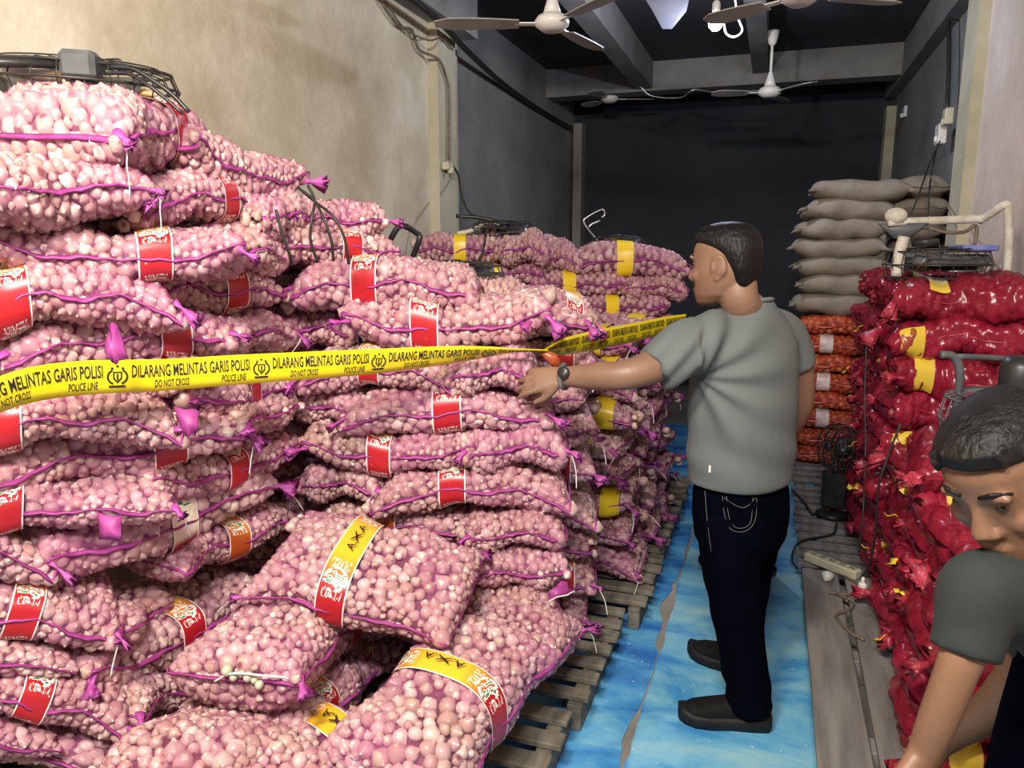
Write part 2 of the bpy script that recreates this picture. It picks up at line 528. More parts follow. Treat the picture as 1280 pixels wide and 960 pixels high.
P_CREAM = plaster('cream_plaster', (0.46, 0.39, 0.28), (0.60, 0.53, 0.41), (0.74, 0.68, 0.56), 1.6)
P_CREAM2 = plaster('pinkish_plaster', (0.50, 0.40, 0.35), (0.64, 0.53, 0.47), (0.76, 0.66, 0.59), 1.6)
P_COLUMN = plaster('concrete_column', (0.40, 0.38, 0.26), (0.50, 0.47, 0.34), (0.56, 0.53, 0.42), 2.5)
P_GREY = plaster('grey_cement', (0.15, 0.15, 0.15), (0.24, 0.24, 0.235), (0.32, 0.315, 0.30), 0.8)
P_BEAM = plaster('beam_concrete', (0.15, 0.145, 0.14), (0.22, 0.215, 0.205), (0.28, 0.27, 0.26), 1.6, False)
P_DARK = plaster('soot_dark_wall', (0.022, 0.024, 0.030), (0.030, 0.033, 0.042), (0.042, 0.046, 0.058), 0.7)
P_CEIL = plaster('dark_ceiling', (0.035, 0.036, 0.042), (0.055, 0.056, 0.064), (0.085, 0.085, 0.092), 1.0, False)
P_FLOOR = plaster('concrete_floor', (0.16, 0.15, 0.13), (0.24, 0.22, 0.19), (0.32, 0.29, 0.25), 2.0, False)

def struct(name, mb, m, label=None, parent=None):
    o = mb.build(name, m, parent, smooth=False)
    if parent is None:
        tag(o, label, name.split('_')[0], kind='structure')
    return o

YN = -1.6     # the open front of the shop, behind the camera
struct('floor', MB().box(((XL + XR) / 2, (YN + YB) / 2, -0.1), (XR - XL + 0.6, YB - YN + 0.4, 0.2)), P_FLOOR, 'bare concrete floor under the pallets and blue sheet')
struct('ceiling', MB().box(((XL + XR) / 2, (YN + YB) / 2, ZC + 0.1), (XR - XL + 0.6, YB - YN + 0.4, 0.2)), P_CEIL, 'dark concrete ceiling over the storeroom')
struct('wall_left', MB().box((XL - 0.1, (YN + YP) / 2, ZC / 2), (0.2, YP - YN, ZC)), P_CREAM, 'stained cream plaster wall behind the garlic stacks')
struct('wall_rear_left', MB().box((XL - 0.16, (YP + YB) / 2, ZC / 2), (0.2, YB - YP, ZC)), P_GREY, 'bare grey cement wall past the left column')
struct('wall_right', MB().box((XR + 0.1, (YN + YP) / 2, ZC / 2), (0.2, YP - YN, ZC)), P_CREAM2, 'pale plaster wall beside the red bags')
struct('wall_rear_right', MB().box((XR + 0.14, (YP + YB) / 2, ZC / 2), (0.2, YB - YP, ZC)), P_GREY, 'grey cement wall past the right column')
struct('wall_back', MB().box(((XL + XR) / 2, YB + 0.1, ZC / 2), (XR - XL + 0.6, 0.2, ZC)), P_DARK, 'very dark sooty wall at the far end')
struct('trim_1', MB().box((XL + 0.035, 5.0, 1.53), (0.07, 0.30, 3.06)), P_COLUMN, 'concrete column in the left plaster wall')
struct('trim_2', MB().box((XR - 0.03, 5.12, 1.69), (0.06, 0.30, ZC)), P_COLUMN, 'yellowish concrete column in the right plaster wall')
struct('trim_3', MB().box((XR + 0.02, YB - 0.12, 1.5), (0.14, 0.22, 3.0)), P_COLUMN, 'pale column at the far right corner')
struct('trim_4', MB().box((XL + 0.03, YB - 0.10, 1.5), (0.10, 0.18, 3.0)), P_BEAM, 'grey column at the far left corner')
struct('trim_5', MB().box((XL + 0.08, (YN + YP) / 2, 3.22), (0.16, YP - YN, 0.33)), P_GREY, 'grey beam along the top of the left wall')
struct('trim_6', MB().box(((XL + XR) / 2, 7.95, 3.25), (XR - XL + 0.2, 0.25, 0.28)), P_BEAM, 'concrete cross beam under the far ceiling')
struct('trim_7', MB().box((-1.30, (1.5 + 7.85) / 2, 3.26), (0.16, 6.3, 0.26)), P_BEAM, 'long concrete ceiling beam running to the back')
struct('trim_8', MB().box((-0.22, (1.5 + 7.85) / 2, 3.30), (0.14, 6.3, 0.20)), P_BEAM, 'long concrete ceiling beam above the lit bulb')
struct('trim_9', MB().box((XR + 0.0, 7.2, 3.24), (0.12, 3.5, 0.3)), P_BEAM, 'concrete beam along the top of the right wall')

# blue floor sheet
def blue_mat():
    m = bpy.data.materials.new('blue_sheet'); m.use_nodes = True
    N, Lk, p = nodes_of(m)
    tc = N.new('ShaderNodeTexCoord')
    mp = N.new('ShaderNodeMapping'); mp.inputs['Scale'].default_value = (1.6, 3.2, 1)
    Lk.new(tc.outputs['Object'], mp.inputs['Vector'])
    n1 = N.new('ShaderNodeTexNoise'); n1.inputs['Scale'].default_value = 1.3; n1.inputs['Detail'].default_value = 9; n1.inputs['Roughness'].default_value = 0.62; n1.inputs['Distortion'].default_value = 0.5
    Lk.new(mp.outputs['Vector'], n1.inputs['Vector'])
    cr = N.new('ShaderNodeValToRGB'); el = cr.color_ramp.elements
    el.new(0.46); el.new(0.58)
    for i, (q, c) in enumerate(((0.30, (0.02, 0.14, 0.46)), (0.42, (0.06, 0.29, 0.60)), (0.53, (0.16, 0.45, 0.66)), (0.70, (0.34, 0.58, 0.64)))):
        el[i].position = q; el[i].color = (*c, 1)
    # the strip left of the seam is a deeper blue sheet
    sp = N.new('ShaderNodeSeparateXYZ'); Lk.new(tc.outputs['Object'], sp.inputs[0])
    lt = N.new('ShaderNodeMapRange'); lt.inputs['From Min'].default_value = -0.36; lt.inputs['From Max'].default_value = -0.34
    lt.inputs['To Min'].default_value = -0.09; lt.inputs['To Max'].default_value = 0.03
    Lk.new(sp.outputs['X'], lt.inputs['Value'])
    ad = N.new('ShaderNodeMath'); ad.operation = 'ADD'
    Lk.new(n1.outputs['Fac'], ad.inputs[0]); Lk.new(lt.outputs['Result'], ad.inputs[1])
    Lk.new(ad.outputs[0], cr.inputs['Fac'])
    # specks of spilt skin
    vo = N.new('ShaderNodeTexNoise'); vo.inputs['Scale'].default_value = 60; vo.inputs['Detail'].default_value = 2
    Lk.new(tc.outputs['Object'], vo.inputs['Vector'])
    gt = N.new('ShaderNodeMath'); gt.operation = 'GREATER_THAN'; gt.inputs[1].default_value = 0.735
    Lk.new(vo.outputs['Fac'], gt.inputs[0])
    mm = N.new('ShaderNodeMix'); mm.data_type = 'RGBA'; mm.inputs[7].default_value = (0.62, 0.68, 0.72, 1)
    Lk.new(gt.outputs[0], mm.inputs[0]); Lk.new(cr.outputs['Color'], mm.inputs[6])
    Lk.new(mm.outputs[2], p.inputs['Base Color'])
    p.inputs['Roughness'].default_value = 0.38
    n3 = N.new('ShaderNodeTexNoise'); n3.inputs['Scale'].default_value = 9; n3.inputs['Detail'].default_value = 5
    Lk.new(tc.outputs['Object'], n3.inputs['Vector'])
    b = N.new('ShaderNodeBump'); b.inputs['Strength'].default_value = 0.2; b.inputs['Distance'].default_value = 0.01
    Lk.new(n3.outputs['Fac'], b.inputs['Height']); Lk.new(b.outputs['Normal'], p.inputs['Normal'])
    return m

def blue_sheet():
    # two sheets meeting at a torn seam; the gap between them bares the concrete
    rnd = random.Random(4)
    m = blue_mat()
    t = 0.004
    ys = [i * 0.05 - 0.5 for i in range(150)]
    def sheet(name, left, right, label):
        vs, fs = [], []
        for y in ys:
            a, b = left(y), right(y)
            vs += [(a, y, 0.001), (b, y, 0.001), (b, y, t), (a, y, t)]
        for i in range(len(ys) - 1):
            k = i * 4
            fs += [(k + 3, k + 2, k + 6, k + 7), (k, k + 4, k + 5, k + 1), (k + 1, k + 5, k + 6, k + 2), (k, k + 3, k + 7, k + 4)]
        mb = MB().add(vs, fs)
        o = mb.build(name, m, smooth=False)
        tag(o, label, 'floor sheet')
    def tear(y):
        g = (0.5 + 0.5 * math.sin(y * 13.0) * math.sin(y * 5.3)) * 0.045
        return g * (1.0 if 2.85 < y < 3.55 else 0.7 if 2.15 < y < 2.45 else 0.35 if y > 3.55 else 0.08)
    jit = {round(y, 3): rnd.uniform(-0.004, 0.004) for y in ys}
    edge = lambda y: -0.355 + jit[round(y, 3)] + 0.006 * math.sin(y * 5)
    sheet('blue_floor_sheet', lambda y: -0.95, lambda y: edge(y) - tear(y), 'narrow deeper blue plastic sheet along the garlic pallets')
    sheet('blue_floor_sheet', lambda y: edge(y) + 0.003 + tear(y) * 0.3, lambda y: 0.34, 'wide pale blue plastic sheet the man stands on')
blue_sheet()

# ------------------------------------------------------------------ pallets
rng = random.Random(11)
def board(parent, name, c, size, m, rz=0.0, bev=0.004):
    R = Matrix.Rotation(rz, 3, 'Z')
    o = MB().box(c, size, R, bev).build(name, m, parent, smooth=False)
    return o

def cross_pallet(x0, x1, y0, y1, label, n, h=0.12, m=M_WOOD, rim=True, rz=0.0):
    root = empty('wooden_pallet', ((x0 + x1) / 2, (y0 + y1) / 2, 0), rz)
    w, d = x1 - x0, y1 - y0
    bt = 0.022
    bw = d / n * 0.56
    for i in range(n):
        y = -d / 2 + d * (i + 0.5) / n
        board(root, 'deck_board', (rng.uniform(-0.01, 0.01), y, h - bt / 2), (w, bw * rng.uniform(0.85, 1.1), bt), m, rng.uniform(-0.01, 0.01))
    for x in (-w / 2 + 0.05, 0, w / 2 - 0.05):
        board(root, 'stringer', (x, 0, (h - bt) / 2 + 0.002), (0.05, d, h - bt - 0.006), m)
    tag(root, label, 'pallet', 'pallets under the garlic')
    return root

cross_pallet(-1.55, -0.53, 1.25, 2.22, 'rough wooden pallet under the nearest fallen garlic bags', 8)
cross_pallet(-1.45, -0.50, 2.25, 2.98, 'wooden pallet under the middle garlic stack', 7)
cross_pallet(-1.45, -0.43, 3.0, 3.95, 'wooden pallet under the low row of garlic bag ends', 8)
cross_pallet(-1.45, -0.43, 3.97, 4.95, 'farthest wooden pallet on the garlic side of the aisle', 8)
cross_pallet(-2.22, -1.50, 0.85, 1.95, 'wooden pallet under the tall left garlic stack', 8, rz=0.0)

# right side: long grey planks, then a cross-boarded pallet
def plank_deck():
    root = empty('plank_platform', (0.6, 2.35, 0))
    tag(root, 'platform of long grey planks under the nearest red bags', 'platform', 'pallets under the onions')
    xs = [(0.205, 0.155), (0.385, 0.165), (0.56, 0.15), (0.73, 0.16), (0.90, 0.15)]
    for x, w in xs:
        board(root, 'plank', (x - 0.6 + 0.075, rng.uniform(-0.02, 0.02), 0.108), (w, 2.55, 0.024), M_PLANK, rng.uniform(-0.008, 0.008))
    for y in (-1.1, -0.55, 0.0, 0.55, 1.1):
        board(root, 'bearer', (0.06, y, 0.048), (0.72, 0.08, 0.094), M_PLANK)
plank_deck()
p = cross_pallet(0.19, 0.98, 3.66, 5.0, 'cross-boarded grey pallet carrying the black fan', 11, m=M_PLANK)
p['group'] = 'pallets under the onions'
p = cross_pallet(0.19, 0.98, 5.05, 6.9, 'farthest grey pallet under orange bags and sacks', 12, m=M_PLANK)
p['group'] = 'pallets under the onions'
# ------------------------------------------------------------------ bags
class Pillow:
    """a stuffed rectangular bag: closed surface over u (along, -1..1) and th (round the girth)"""
    def __init__(self, seed, L, W, H, n=5.0, w0=0.9, amp=0.010, sq=0.7, bend=0.0, zp=0.62):
        r = np.random.RandomState(seed)
        self.L, self.W, self.H, self.n, self.w0, self.amp, self.sq, self.bend = L, W, H, n, w0, amp, sq, bend
        self.zp = zp
        self.ph = r.uniform(0, 6.28, 12); self.fr = r.uniform(1.2, 3.6, 12)
    def P(self, u, th):
        u = np.asarray(u, float); th = np.asarray(th, float)
        au = np.abs(u)
        t = self.H / 2 * np.sqrt(np.clip(1 - au ** self.n, 0, 1))
        w = self.W / 2 * (self.w0 + (1 - self.w0) * au ** 3)
        ct, st = np.cos(th), np.sin(th)
        y = w * np.sign(ct) * np.abs(ct) ** self.sq
        z = t * np.sign(st) * np.abs(st) ** self.zp
        x = u * self.L / 2
        fade = np.clip(1 - au ** 6, 0, 1)
        p, f = self.ph, self.fr
        z = z + fade * self.amp * (np.sin(f[0] * 2.2 * u + p[0] + 1.3 * st) * st + 0.6 * np.sin(f[1] * 3 * u + p[1]) + 0.6 * np.sin(f[2] * 2 * u + 2 * ct + p[2]) * st)
        y = y + self.amp * (np.sin(f[3] * 2 * u + p[3]) + 0.7 * np.sin(f[4] * 3 * u + p[4]) * ct)
        x = x + self.amp * 0.8 * np.sin(2.5 * ct + p[5]) * au ** 4
        z = z + self.bend * (0.35 - u * u) * self.H
        z = z - 0.10 * self.H * au ** 8 * np.cos(p[6])
        return np.stack([x, y, z + self.H / 2], -1)
    def N(self, u, th, e=1e-3):
        u = np.clip(np.asarray(u, float), -0.995, 0.995)
        a = self.P(u + e, th) - self.P(u - e, th)
        b = self.P(u, np.asarray(th) + e) - self.P(u, np.asarray(th) - e)
        n = np.cross(a, b)
        c = self.P(u, th) - self.P(u * 0.98, th + PI)
        n = n * np.where((n * c).sum(-1, keepdims=True) < 0, -1.0, 1.0)
        n /= np.maximum(np.linalg.norm(n, axis=-1, keepdims=True), 1e-12)
        return n

def bulb_mesh(lod):
    """one garlic bulb, unit radius, axis z"""
    if lod == 0:
        prof = [(0.0, -0.78), (0.5, -0.74), (0.88, -0.42), (1.0, 0.0), (0.86, 0.42), (0.46, 0.78), (0.2, 0.98), (0.12, 1.12), (0.0, 1.16)]
        seg = 10
    elif lod == 1:
        prof = [(0.0, -0.8), (0.75, -0.55), (1.0, 0.0), (0.7, 0.6), (0.0, 1.05)]
        seg = 7
    else:     # onion
        prof = [(0.0, -0.95), (0.7, -0.7), (1.0, 0.0), (0.7, 0.7), (0.0, 1.0)]
        seg = 7
    vs, fs = [], []
    for j, (r, z) in enumerate(prof):
        if r == 0.0:
            vs.append((0, 0, z)); continue
        for k in range(seg):
            t = 2 * PI * k / seg
            q = r * (1 + (0.07 * (1 if k % 2 else -1) if (lod == 0 and r > 0.3) else 0))
            vs.append((q * math.cos(t), q * math.sin(t), z))
    nr = len(prof) - 2
    for k in range(seg):
        k2 = (k + 1) % seg
        fs.append((0, 1 + k2, 1 + k))
        for i in range(nr - 1):
            a = 1 + i * seg
            fs.append((a + k, a + k2, a + seg + k2, a + seg + k))
        a = 1 + (nr - 1) * seg
        fs.append((a + k, a + k2, 1 + nr * seg))
    return np.array(vs, float), fs

BULB0, BULB1, BULB2 = bulb_mesh(0), bulb_mesh(1), bulb_mesh(2)

def rand_rot(r, n):
    """random tilt: stem anywhere, but seldom straight into the bag"""
    ax = r.normal(size=3) + 0.5 * n
    ax /= np.linalg.norm(ax)
    h = np.array([1, 0, 0]) if abs(ax[0]) < 0.9 else np.array([0, 1, 0])
    a = np.cross(ax, h); a /= np.linalg.norm(a)
    b = np.cross(ax, a)
    return np.stack([a, b, ax], 1)

def tuft_mesh(seed, length=0.06, r0=0.012, flare=0.026):
    """gathered corner of netting, along +x: pinched by the tie, then flaring into a ruffle"""
    r = random.Random(seed)
    seg = 12
    st = [(-0.018, r0 * 1.5, 0), (0.0, r0 * 0.9, 0), (0.008, r0 * 0.6, 0.1), (0.016, r0 * 0.9, 0.3), (length * 0.55, flare * 0.7, 0.45), (length, flare, 0.6)]
    ph = [r.uniform(0.6, 1.4) for _ in range(seg)]
    vs, fs = [], []
    dz = r.uniform(-0.5, 0.1)
    for i, (x, rad, ru) in enumerate(st):
        for k in range(seg):
            t = 2 * PI * k / seg
            q = rad * (1 + ru * (0.55 if length > 0.053 and r0 > .02 else 1.0) * (1 if k % 2 else -1) * ph[k])
            xx = x * (1 + (0.25 * (ph[k] - 1) if i == len(st) - 1 else 0))
            vs.append((xx, q * math.cos(t), q * math.sin(t) * 0.55 + dz * max(x, 0) ** 1.2))
    n = len(st)
    for i in range(n - 1):
        for k in range(seg):
            k2 = (k + 1) % seg
            fs.append((i * seg + k, i * seg + k2, (i + 1) * seg + k2, (i + 1) * seg + k))
    fs.append(tuple(range(seg - 1, -1, -1)))
    vs.append((length * 0.7, 0, dz * length))
    for k in range(seg):
        fs.append(((n - 1) * seg + k, (n - 1) * seg + (k + 1) % seg, len(vs) - 1))
    return new_mesh('corner_tuft', vs, fs)

TUFTS = [tuft_mesh(i, 0.034 + 0.011 * i, 0.010, 0.014 + 0.0035 * i) for i in range(4)]
TUFTSR = [tuft_mesh(20 + i, 0.055 + 0.012 * i, 0.024, 0.030 + 0.006 * i) for i in range(4)]

def string_mesh(seed):
    r = random.Random(seed)
    pts = [Vector((0, 0, 0))]
    d = Vector((1, r.uniform(-.4, .4), -0.5))
    for i in range(5):
        d = d + Vector((r.uniform(-.5, .3), r.uniform(-.5, .5), r.uniform(-.9, .1)))
        pts.append(pts[-1] + d.normalized() * 0.022)
    return MB().tube(bez(pts, 3), 0.0017, 5).mesh('tie_string')
STRINGS = [string_mesh(i) for i in range(5)]

TXT_AXA = text_mesh('A.X.A', 0.012)

class Variant:
    def __init__(self, seed, L, W, H, rmin, rmax, lod, cover, nu=72, nt=60, single=None, crumple=0.0, **kw):
        self.pl = pl = Pillow(seed, L, W, H, **kw)
        self.L, self.W, self.H = L, W, H
        r = np.random.RandomState(seed + 100)
        self.singles = []
        # bulbs
        M = 9000
        u = r.uniform(-0.985, 0.985, M)
        ends = r.rand(M) < 0.3
        u = np.where(ends, np.sign(u) * (1 - 0.10 * r.rand(M) ** 2 - 0.001), u)
        th = r.uniform(0, 2 * PI, M)
        # fair spread: more tries near the flat top and bottom
        P = pl.P(u, th); Nn = pl.N(u, th)
        rad = r.uniform(rmin, rmax, M)
        keepP = np.zeros((0, 3)); keepR = np.zeros(0); idx = []
        for i in range(M):
            if len(idx):
                d2 = ((keepP - P[i]) ** 2).sum(1)
                if (d2 < ((keepR + rad[i]) * 0.78) ** 2).any():
                    continue
            keepP = np.vstack([keepP, P[i]]); keepR = np.append(keepR, rad[i]); idx.append(i)
        u2 = r.uniform(-0.99, 0.99, 7000); u2 = np.where(r.rand(7000) < 0.3, np.sign(u2) * (1 - 0.08 * r.rand(7000) ** 2 - 0.001), u2); th2 = np.where(r.rand(7000) < 0.5, r.uniform(0, 2 * PI, 7000), (r.randint(0, 2, 7000) * PI + r.normal(0, 0.25, 7000)))
        P2 = pl.P(u2, th2); N2 = pl.N(u2, th2); rad2 = r.uniform(rmin * 0.62, rmin * 0.95, 7000)
        keepN = Nn[idx]
        for i in range(0 if lod == 0 else 7000, 7000):
            d2 = ((keepP - P2[i]) ** 2).sum(1)
            if (d2 < ((keepR + rad2[i]) * 0.74) ** 2).any(): continue
            keepP = np.vstack([keepP, P2[i]]); keepR = np.append(keepR, rad2[i]); keepN = np.vstack([keepN, N2[i]])
        Nk = keepN
        half = np.minimum(keepR * 0.95, 0.9 * np.maximum(np.abs(keepP[:, 2] - H / 2), keepR * 0.4))
        C = keepP - Nk * (keepR * 0.88)[:, None]
        bv, bf = (BULB0, BULB1, BULB2)[lod]
        nv = len(bv)
        self.bulb_list = []
        V, Fc, T = [], [], []
        k = 0
        for c, n_, q in zip(C, Nk, keepR):
            R = rand_rot(r, n_)
            tone = r.uniform(0.28, 1) if lod < 2 else r.uniform(0, 1)
            if single is not None and len(self.singles) < single[1] and single[0](keepP[k], n_):
                self.singles.append((c, R, q, tone, r.randint(0, 4)))
            else:
                V.append((bv * q) @ R.T + c)
                o = len(V) - 1
                Fc += [tuple(j + o * nv for j in f) for f in bf]
                tt = np.full(nv, tone)
                if lod == 0: tt[0] = tone - 0.9; tt[1:11] = tone - 0.15; tt[-11:] = tone + 0.15
                T += list(tt)
            k += 1
        V = np.concatenate(V)
        me = new_mesh('garlic_bulbs' if lod < 2 else 'onions', V, Fc)
        a = me.attributes.new('tone', 'FLOAT', 'POINT'); a.data.foreach_set('value', np.array(T, np.float32))
        self.bulbs = me
        # net drawn over the bulbs
        us = np.sin(np.linspace(-PI / 2, PI / 2, nu)); us = 0.55 * us + 0.45 * np.linspace(-1, 1, nu)
        ts = np.linspace(0, 2 * PI, nt, endpoint=False)
        U, TH = np.meshgrid(us, ts, indexing='ij')
        self.us, self.ts = us, ts
        self.C, self.R = C, keepR
        D = self.cover(U.ravel(), TH.ravel(), cover).reshape(nu, nt)
        if crumple:
            for q in range(7):
                fu, ft, p0 = r.uniform(8, 26), r.randint(2, 9), r.uniform(0, 6.28)
                D = D + crumple * 0.55 * np.abs(np.sin(fu * U + ft * TH + p0)) * (0.4 + np.abs(U) ** 2)
        self.D = D
        G = pl.P(U, TH) + pl.N(U, TH) * D[..., None]
        self.film = new_mesh('net', G.reshape(-1, 3), [(i * nt + j, i * nt + (j + 1) % nt, (i + 1) * nt + (j + 1) % nt, (i + 1) * nt + j) for i in range(nu - 1) for j in range(nt)])
        # dark core blocks light; its colour paints the shade between bulbs
        us2 = np.linspace(-0.97, 0.97, 16); ts2 = np.linspace(0, 2 * PI, 18, endpoint=False)
        U2, T2 = np.meshgrid(us2, ts2, indexing='ij')
        G2 = pl.P(U2, T2)
        G2 = G2 - pl.N(U2, T2) * np.minimum(rmax * 0.9, 0.42 * np.abs(G2[..., 2:3] - H / 2) + 0.004)
        vs = G2.reshape(-1, 3)
        fs = [(i * 18 + j, i * 18 + (j + 1) % 18, (i + 1) * 18 + (j + 1) % 18, (i + 1) * 18 + j) for i in range(15) for j in range(18)]
        fs += [tuple(range(17, -1, -1)), tuple(15 * 18 + j for j in range(18))]
        self.core = new_mesh('shade_core', vs, fs)
        # hem round the rim
        rim = []
        nn = 34
        for i in range(nn): rim.append((-0.985 + 1.97 * i / (nn - 1), 0.0))
        for i in range(9): rim.append((0.995, PI * (i + 0.5) / 9))
        for i in range(nn): rim.append((0.985 - 1.97 * i / (nn - 1), PI))
        for i in range(9): rim.append((-0.995, PI * (1 - (i + 0.5) / 9)))
        pts = []
        cen = np.array([0, 0, H / 2])
        for i, (a_, b_) in enumerate(rim):
            q = pl.P(a_, b_)
            if abs(a_) > 0.99: q[2] = H / 2 + 0.3 * (q[2] - H / 2) - 0.0
            pts.append(q)
        pts = np.array(pts)
        vs, fs = [], []
        n = len(pts)
        for i in range(n):
            q = pts[i]; o = q - cen; o[2] = 0
            if abs(q[0]) < L / 2 * 0.93: o[0] = 0
            o /= max(np.linalg.norm(o), 1e-9)
            wv = 0.0012 * math.sin(i * 1.9 + seed) + 0.004 * math.sin(i * 0.45 + seed)
            wd_ = 0.004 + 0.0025 * math.sin(i * 0.6 + seed * 2)
            base = q + o * 0.001 + np.array([0, 0, wv])
            tip = base + o * wd_ + np.array([0, 0, -0.003 + wv])
            h = np.array([0, 0, 0.0032])
            vs += [base - h, tip - h * .7, tip + h * .7, base + h]
        for i in range(n):
            a_, b_ = i * 4, ((i + 1) % n) * 4
            for j in range(4):
                fs.append((a_ + j, a_ + (j + 1) % 4, b_ + (j + 1) % 4, b_ + j))
        self.seam = new_mesh('hem', vs, fs)
        self.corners = []
        for sx in (1, -1):
            for sy in (1, -1):
                q = pl.P(sx * 0.99, 0.12 if sy > 0 else PI - 0.12)
                self.corners.append((Vector((q[0], q[1], H / 2 + 0.3 * (q[2] - H / 2))), math.atan2(sy * 1.0, sx * 1.2)))
        self.bandcache = {}
    def cover(self, u, th, e, lo=-0.010):
        P = self.pl.P(u, th); N = self.pl.N(u, th)
        best = np.full(len(u), lo)
        for c, q in zip(self.C, self.R):
            v = P - c
            m = (v * v).sum(1) < (2.2 * q) ** 2
            if not m.any(): continue
            b = (v[m] * N[m]).sum(1)
            disc = b * b - ((v[m] ** 2).sum(1) - (q + e) ** 2)
            d = np.where(disc > 0, -b + np.sqrt(np.maximum(disc, 0)), lo)
            best[m] = np.maximum(best[m], d)
        return np.clip(best, lo, 0.012)
    def surf(self, u, th, off):
        u = np.asarray(u, float); th = np.asarray(th, float)
        return self.pl.P(u, th) + self.pl.N(u, th) * off
    def band(self, uc, width=0.085, t0=0.0, t1=2 * PI, key='full', letters=True, nt=56, off=0.0075):
        k = (round(uc, 2), key)
        if k in self.bandcache: return self.bandcache[k]
        hw = width / self.L
        full = (t1 - t0) > 6.2
        us = np.linspace(uc - hw, uc + hw, 7)
        ts = np.linspace(t0, t1, nt, endpoint=not full)
        U, TH = np.meshgrid(us, ts, indexing='ij')
        D = self.cover(U.ravel(), TH.ravel(), 0.002, 0.0).reshape(U.shape)
        D = np.maximum(D, 0.55 * off)
        D = np.maximum(D, 0.5 * (np.roll(D, 1, 1) + np.roll(D, -1, 1)))
        D = 0.35 * D + 0.65 * D.max(0, keepdims=True)
        G = self.pl.P(U, TH) + self.pl.N(U, TH) * D[..., None]
        nu = 7
        nj = nt if full else nt - 1
        fs = [(i * nt + j, i * nt + (j + 1) % nt, (i + 1) * nt + (j + 1) % nt, (i + 1) * nt + j) for i in range(nu - 1) for j in range(nj)]
        me = new_mesh('label_band', G.reshape(-1, 3), fs)
        uvl = me.uv_layers.new(name='UVMap')
        vals = []
        for f in fs:
            i = f[0] // nt; j = f[0] % nt
            for (ii, jj) in ((i, j), (i, j + 1), (i + 1, j + 1), (i + 1, j)):
                vals += [ii / (nu - 1), (t0 + (t1 - t0) * jj / (nt if full else nt - 1)) / (2 * PI)]
        uvl.data.foreach_set('uv', np.array(vals, np.float32))
        lm = None
        if letters:
            tv, tf = TXT_AXA
            xs = [p[0] for p in tv]; w = max(xs)
            vs = []
            sc = 0.030
            for (x, y) in tv:
                uu = uc - (y - 0.35) * sc / (self.L / 2)
                yy = ((x - w / 2) * sc * 1.25)
                # walk along the top from one side to the other
                th = PI / 2 - yy / (self.W * 0.5)
                vs.append(self.surf(uu, th, 0.016))
            lm = new_mesh('lettering', vs, tf)
        self.bandcache[k] = (me, lm)
        return me, lm

import time
_t0 = time.time()
L0, W0, H0 = 0.62, 0.40, 0.155
GV = [Variant(i, L0, W0, H0, 0.016, 0.028, 0, 0.0012, n=6 + (i % 3) * 1.5, w0=0.90 + 0.03 * (i % 3), amp=0.009 + 0.003 * (i % 2), bend=(-0.25, 0.1, 0.25, 0.0, 0.35, -0.1)[i % 6]) for i in range(6)]
GF = [Variant(40 + i, L0, W0, H0, 0.0185, 0.027, 1, 0.0012, nu=56, nt=46, n=7, w0=0.93, amp=0.010, bend=(0.0, 0.25, -0.2)[i % 3]) for i in range(3)]
GS = [Variant(140 + i, 0.38, W0, H0, 0.016, 0.028, 0, 0.0012, nu=50, nt=60, n=6, w0=0.93, amp=0.010, bend=(0.1, -0.1)[i]) for i in range(2)]
RV = [Variant(60 + i, 0.62, 0.40, 0.165, 0.018, 0.028, 2, 0.004, nu=76, nt=64, n=4.5, amp=0.016, w0=0.86, crumple=0.006, bend=(0.0, 0.2, -0.2)[i % 3]) for i in range(4)]
OV = [Variant(80 + i, 0.62, 0.40, 0.15, 0.019, 0.027, 2, 0.0015, nu=50, nt=40, n=5, amp=0.008) for i in range(2)]

_cnt = [0]
BYLABEL = {}
BAGRND = random.Random(5)
def frame(axis, up):
    x = Vector(axis).normalized()
    z = Vector(up) - x * x.dot(Vector(up)); z.normalize()
    y = z.cross(x)
    return Matrix((x, y, z)).transposed()

KIND = {
    'garlic': dict(name='garlic_bag', V=GV, net=M_NET, veg=M_GARLIC, seam=M_SEAM, tuft=M_TUFT, core=M_CORE, cat='garlic bag', bulbs='garlic_bulbs'),
    'far': dict(name='garlic_bag', V=GF, net=M_NET, veg=M_GARLIC, seam=M_SEAM, tuft=M_TUFT, core=M_CORE, cat='garlic bag', bulbs='garlic_bulbs'),
    'red': dict(name='onion_bag', V=RV, net=M_NETR, veg=M_ONION_R, seam=M_SEAMR, tuft=M_TUFTR, core=M_CORER, cat='onion bag', bulbs='onions'),
    'orange': dict(name='onion_bag', V=OV, net=M_NETO, veg=M_ONION_O, seam=M_TUFTO, tuft=M_TUFTO, core=M_CORER, cat='onion bag', bulbs='onions'),
}

def put(mesh, name, m, parent, loc=None, rot=None):
    if len(mesh.materials) == 0: mesh.materials.append(m)
    o = bpy.data.objects.new(name, mesh)
    o.parent = parent
    COL.objects.link(o)
    if loc is not None: o.location = loc
    if rot is not None: o.rotation_euler = rot
    if o.material_slots and o.material_slots[0].material != m:
        o.material_slots[0].link = 'OBJECT'; o.material_slots[0].material = m
    return o

